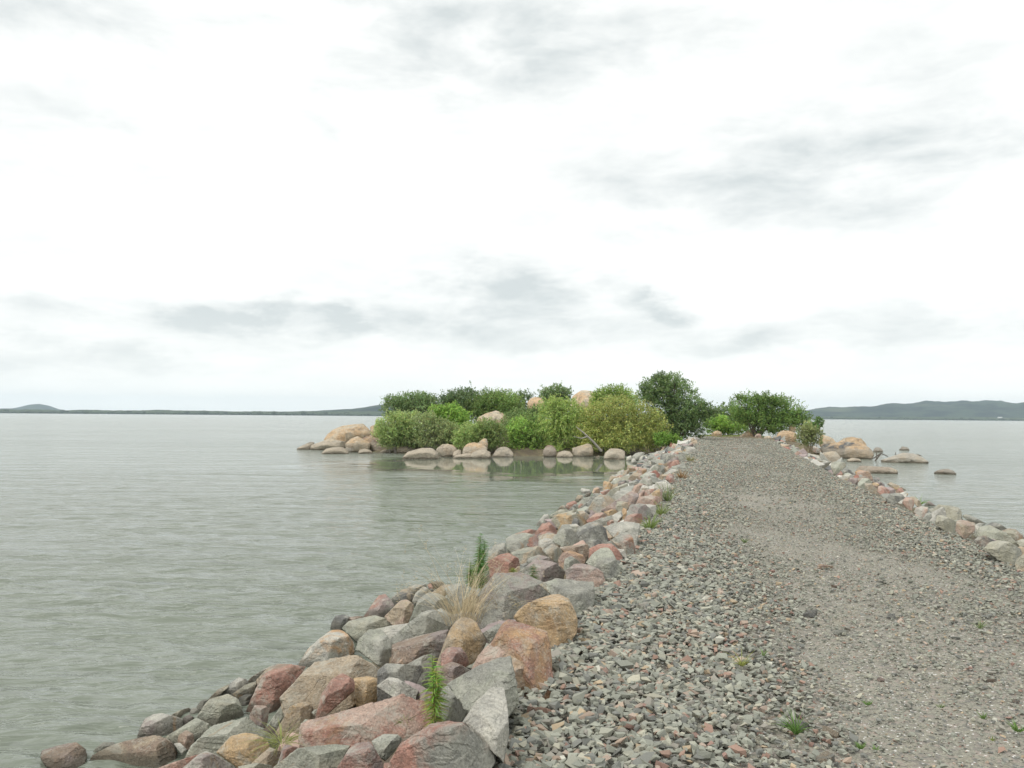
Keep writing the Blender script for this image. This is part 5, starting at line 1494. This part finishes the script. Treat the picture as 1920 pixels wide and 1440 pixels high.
plant('shrub', "green shoot of leaves standing above the dry olive grey shrub", 'shrub', G1, 59, (1530, 836),
      [(1535, 792, 9, 10), (1524, 800, 12, 10)], 1800, .07, (.12, .2, .06), 21, stems=4, sr=.02)

# bare branch leaning out of the willow
A = Acc()
p = [at_depth(1128, 846, 56.5), at_depth(1112, 828, 56.2), at_depth(1095, 812, 56), at_depth(1080, 800, 56)]
B0 = p[0].copy()
V, F = tube([tuple(q - B0) for q in p], [.09, .07, .05, .02]); A.add(V, F, (.36, .33, .29))
p2 = [p[1] * .4 + p[2] * .6, at_depth(1090, 822, 55.8), at_depth(1075, 818, 55.6)]
V, F = tube([tuple(q - B0) for q in p2], [.045, .03, .012]); A.add(V, F, (.38, .35, .31))
put('dead_branch', A.mesh('dead_branch', M_BARK), B0, None, "bare grey forked branch leaning out over the water under the willow", "branch")
# driftwood by the whitish pyramid rock
A = Acc()
q0 = hit(1638, 864, flat=0.0); B0 = q0.copy()
for pts_, rr_ in (([(1638, 868, 0), (1652, 850, .1), (1665, 856, .05)], .05), ([(1643, 862, 0), (1644, 845, .3)], .03), ([(1679, 858, 0), (1679, 848, .2)], .03), ([(1652, 850, .1), (1640, 858, .2), (1630, 862, 0)], .04)):
    P3 = [at_depth(a, b, q0[1] + c) - B0 for a, b, c in pts_]
    V, F = tube([tuple(q) for q in P3], [rr_ * (1 - .6 * i / len(P3)) for i in range(len(P3))]); A.add(V, F, (.10, .085, .07))
put('driftwood', A.mesh('driftwood', M_BARK), B0, None, "dark drowned branches sticking out of the lake beside the whitish pyramid rock", "branch")


# ---- weeds and grass near the camera
def blade(base, dirv, length, width, bend, r, seg=6):
    """curved narrow strip"""
    d = Vector(dirv).normalized(); P = Vector(base); V = []; F = []
    side = d.cross(Vector((r.uniform(-1, 1), r.uniform(-1, 1), .2))).normalized()
    g = Vector((d.x, d.y, 0)); g = g.normalized() if g.length > .01 else Vector((r.uniform(-1, 1), r.uniform(-1, 1), 0)).normalized()
    for i in range(seg + 1):
        t = i / seg
        wd = width * (1 - t) ** .6 * (0.6 + .4 * min(1, t * 4)) if i < seg else width * .05
        V.append(tuple(P - side * wd)); V.append(tuple(P + side * wd))
        d = (d + (g * bend + Vector((0, 0, -bend * 1.1)) + Vector((r.uniform(-.1, .1), r.uniform(-.1, .1), r.uniform(-.05, .05)))) * (1 / seg)).normalized()
        P = P + d * (length / seg)
    for i in range(seg): F.append((2 * i, 2 * i + 1, 2 * i + 3, 2 * i + 2))
    return V, F


def weed(px, py, top, label, seed, lift=.2, wpx=30, col=(.14, .24, .05), d=None, lower=(.2, .23, .06)):
    """upright leafy weed: narrow leaves all round one or more stems"""
    G = hit(px, py, lift) if d is None else at_depth(px, py, d)
    D = G[1]; H = (py - top) / FPX * D * 1.02; Wd = wpx / FPX * D
    r = random.Random(seed)
    root = put('weed', None, G, None, label, 'weed', "leafy weeds growing on the left bank")
    stem = Acc(); lv = Acc()
    for q in range(3 if H > .25 else 2):
        lean = Vector((r.uniform(-.08, .08), r.uniform(-.08, .08), 1))
        off = Vector((r.uniform(-.2, .2) * Wd, r.uniform(-.2, .2) * Wd, -.04))
        hh = H * (1 if q == 0 else r.uniform(.7, .95))
        V, F = tube([off, off + lean * hh * .5, off + lean * hh], [.004, .003, .0015], 5)
        stem.add(V, F, (.18, .2, .07))
        nl = int(120 * max(.5, H / .4))
        for k in range(nl):
            t = (k + r.random()) / nl
            an = k * 2.4 + r.uniform(-.4, .4)
            p = off + lean * hh * (0.04 + .96 * t)
            ln = Wd * .55 * (0.85 + .35 * (1 - abs(t - .5) * 2)) * r.uniform(.7, 1.2)
            if t > .9: ln *= .7
            up = .9 if t > .55 else .35
            V, F = blade(p, (math.cos(an), math.sin(an), up), ln, ln * .055, 1.1, r, 4)
            mixk = max(0, 1 - t * 1.6)
            c = tuple((a * (1 - mixk) + b * mixk) * r.uniform(.7, 1.3) for a, b in zip(col, lower))
            lv.add(V, F, c)
    put('stem', stem.mesh('stem', M_LEAF), (0, 0, 0), root)
    put('leaves', lv.mesh('leaves', M_LEAF), (0, 0, 0), root)
    return root


weed(812, 1352, 1222, "tall bright green leafy weed at the right end of the big red slab", 1, .22, 46, (.30, .44, .09), lower=(.36, .40, .12))
weed(898, 1100, 998, "tall dark green leafy weed behind the dry grass clump", 2, .2, 26, (.13, .27, .06), lower=(.17, .27, .07))
weed(1003, 1092, 1052, "short dark green weed between the flat topped grey block and the mauve slab", 3, .25, 22, (.09, .18, .05))
weed(884, 1095, 1050, "small light green weed left of the tall dark green one", 4, .2, 22, (.17, .27, .06))
weed(960, 1072, 1060, "tiny yellow green sprout right of the dark red block", 5, .25, 18, (.3, .36, .08))


def tuft(px, py, hpx, wpx, n, col, label, seed, lift=.03, name='grass_tuft', cat='grass', group="grass tufts", spread=1.0, bw=.003, bend=1.2, surf=None, mat=None, d=None, seedheads=0):
    G = hit(px, py, lift) if d is None else at_depth(px, py, d)
    if surf == 'path':
        G = hit(px, py, .15); G = np.array([G[0], G[1], float(hpath(G[0], G[1])) + .03])
    D = G[1]; H = hpx / FPX * D; Wd = wpx / FPX * D
    if surf == 'path': H *= 1.35; spread *= .65; bend *= .6
    r = random.Random(seed); A = Acc()
    for k in range(n):
        a = r.uniform(0, 6.28); q = r.random() ** .7
        b = Vector((math.cos(a), math.sin(a), 0)) * Wd * (.3 if mat else .18) * q
        if mat: a += r.uniform(-1.6, 1.6)
        dv = (math.cos(a) * q * spread, math.sin(a) * q * spread, 1)
        V, F = blade(b, dv, H * r.uniform(.55, 1.35), bw * r.uniform(.6, 1.3), bend * r.uniform(.3, 1.4), r, 8 if H > .2 else 5)
        j = r.uniform(.7, 1.3); A.add(V, F, tuple(c * j for c in col))
        if seedheads and r.random() < seedheads:
            tip = Vector(V[-1])
            for m in range(9):
                V2, F2 = blade(tip - Vector((0, 0, .01 * m)), (r.uniform(-1, 1), r.uniform(-1, 1), .4), .03, .003, .5, r, 2)
                A.add(V2, F2, tuple(c * j * .9 for c in col))
    return put(name, A.mesh(name, mat or M_LEAF), G, None, label, cat, group)


tuft(868, 1170, 150, 110, 200, (.56, .47, .31), "big clump of dry straw coloured grass in the middle of the left bank", 1, .2, 'dry_grass_clump', 'dry grass', "dry grass on the left bank", .28, .0024, 1.0, mat=M_DRY, seedheads=.3)
tuft(940, 1150, 75, 60, 26, (.42, .36, .2), "thin dry stems in front of the flat topped grey block", 2, .15, 'dry_grass_clump', 'dry grass', "dry grass on the left bank", .6, .0022, 1.6, mat=M_DRY, seedheads=.3)
tuft(528, 1392, 55, 95, 110, (.32, .36, .12), "sprawling yellow green grass tuft beside the big red slab", 3, .22, spread=1.5, bw=.0022, group="grass tufts on the left bank")
tuft(505, 1432, 30, 50, 45, (.28, .34, .12), "small grass tuft at the bottom edge below the sprawling one", 4, .15, spread=1.6, bw=.0022, group="grass tufts on the left bank")
tuft(760, 1352, 18, 60, 30, (.24, .26, .09), "thin short grass around the foot of the tall bright weed", 5, .22, spread=1.8, bw=.0015, group="grass tufts on the left bank", d=None)
GP = "small green tufts along the track"
tuft(1219, 984, 26, 26, 70, (.22, .30, .08), "bright tuft at the left edge of the gravel beside the orange red topped stone", 6, surf='path', group=GP, bw=.006)
tuft(1240, 958, 22, 24, 60, (.24, .30, .09), "round yellowish tuft at the left edge beside the pink slab", 7, surf='path', group=GP, bw=.007)
tuft(1252, 935, 28, 18, 50, (.22, .29, .10), "tall narrow tuft at the left edge beside the white topped block", 8, surf='path', group=GP, bw=.007, spread=.5)
tuft(1278, 893, 14, 26, 50, (.34, .22, .11), "reddish dry tuft at the left edge of the far gravel", 9, surf='path', group=GP, bw=.012)
tuft(1293, 862, 10, 22, 40, (.28, .27, .13), "faint yellowish tuft at the left edge, farthest along", 10, surf='path', group=GP, bw=.015)
tuft(1391, 1226, 26, 20, 30, (.33, .36, .10), "small yellow green tuft in the gravel left of the wheel track", 11, surf='path', group=GP)
tuft(1493, 1345, 30, 20, 60, (.14, .26, .06), "bright green sprout in the wheel track, nearest the camera", 12, surf='path', group=GP)
tuft(1432, 1208, 10, 12, 16, (.16, .24, .08), "faint sprout right of the yellow green tuft", 13, surf='path', group=GP)
tuft(1627, 1290, 8, 24, 26, (.15, .26, .07), "flat green sprout in the middle of the wheel track", 14, surf='path', group=GP)
tuft(1614, 1366, 10, 22, 30, (.17, .28, .08), "low green sprout lower in the wheel track", 15, surf='path', group=GP)
tuft(1642, 1368, 6, 20, 16, (.17, .28, .08), "tiny sprout just right of the low one", 16, surf='path', group=GP)
tuft(1845, 1326, 10, 26, 26, (.17, .27, .08), "low sprout near the right border above the last one", 17, surf='path', group=GP)
tuft(1908, 1350, 14, 26, 40, (.16, .27, .07), "green sprout at the right border of the picture", 18, surf='path', group=GP)
tuft(1837, 1168, 16, 22, 24, (.18, .25, .09), "thin sprout in the coarse stones on the right", 19, surf='path', group=GP)
tuft(1763, 1302, 6, 22, 18, (.18, .25, .09), "faint sprout in the grit right of the wheel track", 20, surf='path', group=GP)
tuft(1860, 1362, 6, 20, 14, (.25, .3, .09), "tiny yellowish sprout below the low one at right", 21, surf='path', group=GP)
tuft(1397, 1007, 8, 16, 20, (.15, .22, .07), "tiny sprout in the middle distance of the gravel", 22, surf='path', group=GP, bw=.005)
tuft(1724, 946, 22, 18, 60, (.20, .32, .07), "bright green tuft among the stones of the right edge", 23, .1, group=GP, bw=.007)

# two reeds in the calm water
for (a, b, c, e) in ((965, 876, 964, 868), (977, 876, 974, 867)):
    G = hit(a, b, flat=0.0)
    A = Acc(); V, F = tube([(0, 0, -.2), (0, 0, .12), (-.06, 0, .34)], [.012, .012, .005], 5); A.add(V, F, (.5, .48, .38))
    put('reed', A.mesh('reed', M_DRY), G, None, "pale reed stalk standing in the calm water, %s one of the pair" % ("left" if a == 965 else "right"), 'reed', 'reeds in the calm water')

# grass strip closing the track and dry herbs on the far crest of the bank
r = random.Random(77); A = Acc()
for k in range(7000):
    y = r.uniform(71.5, 77.5); s, t = y / CS + .3, r.uniform(-1.5, 5.6)
    x, y2 = xy(s, t)
    V, F = blade((x, y2, float(hpath(x, y2)) - .02), (r.uniform(-.4, .4), r.uniform(-.4, .4), 1), r.uniform(.12, .34), .012, .8, r, 2)
    j = r.uniform(.7, 1.3); A.add(V, F, (.27 * j, .31 * j, .10 * j))
put('grass', A.mesh('grass', M_LEAF), (0, 0, 0), None, "strip of pale green grass across the far end of the track", 'grass', None, 'stuff')
A = Acc()
for k in range(5200):
    s, t = r.uniform(56, 78), r.uniform(-2.2, -.1)
    x, y2 = xy(s, t)
    V, F = blade((x, y2, float(hland(x, y2)) + .02), (r.uniform(-.5, .5), r.uniform(-.5, .5), 1), r.uniform(.1, .4), .012, 1.0, r, 2)
    j = r.uniform(.7, 1.3); A.add(V, F, (.40 * j, .30 * j, .16 * j))
put('dry_herbs', A.mesh('dry_herbs', M_DRY), (0, 0, 0), None, "dry straw coloured herbs over the far top of the left bank", 'dry grass', None, 'stuff')

# twigs on the gravel
for i, (pts_, lab) in enumerate(((((1033, 1258), (1062, 1252), (1104, 1249)), "thin pale twig lying at the foot of the rust and orange rock"),
                                (((978, 1322), (982, 1312), (985, 1305)), "short white stick at the foot of the pinkish tan rock"),
                                (((953, 1428), (963, 1440), (970, 1450)), "short white stick at the bottom edge on the gravel"))):
    P3 = [np.array(hit(a, b, .05)) for a, b in pts_]
    for q in P3: q[2] += .035
    B0 = P3[0].copy(); A = Acc(); V, F = tube([tuple(q - B0) for q in P3], [.004, .0035, .002], 5); A.add(V, F, (.55, .52, .46))
    put('twig', A.mesh('twig', M_DRY), B0, None, lab, 'twig', 'twigs on the gravel')

# larger loose stones lying on the track
for i, (a, b, w_, tn, lab) in enumerate((
        (1560, 1368, 30, 'tt', "flat tan stone lying alone in the wheel track"), (1500, 1360, 34, 'dg', "dark stone beside a reddish one in the wheel track, near the sprout"),
        (1545, 1422, 44, 'tg', "half buried tan stone near the bottom edge"), (1450, 1350, 26, 'pt', "brownish pink stone left of the sprout in the wheel track"),
        (1905, 1322, 20, 'bd', "dark brown stone at the right border"), (1855, 1282, 24, 'bg', "dull brown flat stone near the right border"),
        (1518, 1150, 30, 'dg', "long dark grey stone in the left part of the wheel track"), (1568, 1100, 20, 'bp', "brown lump standing in the wheel track"),
        (1545, 1068, 26, 'pc', "orange pink stone in the middle distance of the track"), (1490, 1238, 16, 'rp', "small dark red stone beside a flat grey one"),
        (1473, 1244, 24, 'gG', "flat grey stone left of the small dark red one"), (1670, 1162, 22, 'dg', "thin dark grey stone in the upper wheel track"),
        (1712, 1254, 20, 'dg', "dark lump right of the wheel track"), (1575, 1188, 30, 'gG', "long flat grey stone crossing the wheel track"),
        (1500, 1320, 22, 'dd', "darkest small stone left of the wheel track"), (1652, 1272, 20, 'pm', "pinkish flat stone in the wheel track"))):
    G = hit(a, b, .05); D = G[1]
    o = loose(G[0], G[1], float(hpath(G[0], G[1])) - .012, w_ / FPX * D, tn, 7000 + i, lab, "larger loose stones on the track", 'stone', 'stone')
    o.scale.z *= .6; o.rotation_euler.x *= .3; o.rotation_euler.y *= .3

# ---------------------------------------------------------------- haze
HZ = True
if HZ:
    me = bpy.data.meshes.new("haze")
    v = [(x, y, z) for z in (-3.0, 150.0) for x, y in ((-7600, -7600), (7600, -7600), (7600, 7600), (-7600, 7600))]
    f = [(0, 1, 5, 4), (1, 2, 6, 5), (2, 3, 7, 6), (3, 0, 4, 7), (4, 5, 6, 7), (3, 2, 1, 0)]
    me.from_pydata(v, [], f)
    mh = bpy.data.materials.new("haze"); mh.use_nodes = True
    H = NT(mh.node_tree)
    pv = H.n('ShaderNodeVolumePrincipled')
    pv.inputs['Color'].default_value = (.70, .85, .97, 1)
    pv.inputs['Density'].default_value = HAZE_D
    pv.inputs['Anisotropy'].default_value = 0.0
    oh = H.n('ShaderNodeOutputMaterial'); H.put(oh.inputs['Volume'], pv.outputs[0])
    me.materials.append(mh)
    put("haze", me, kind="stuff")
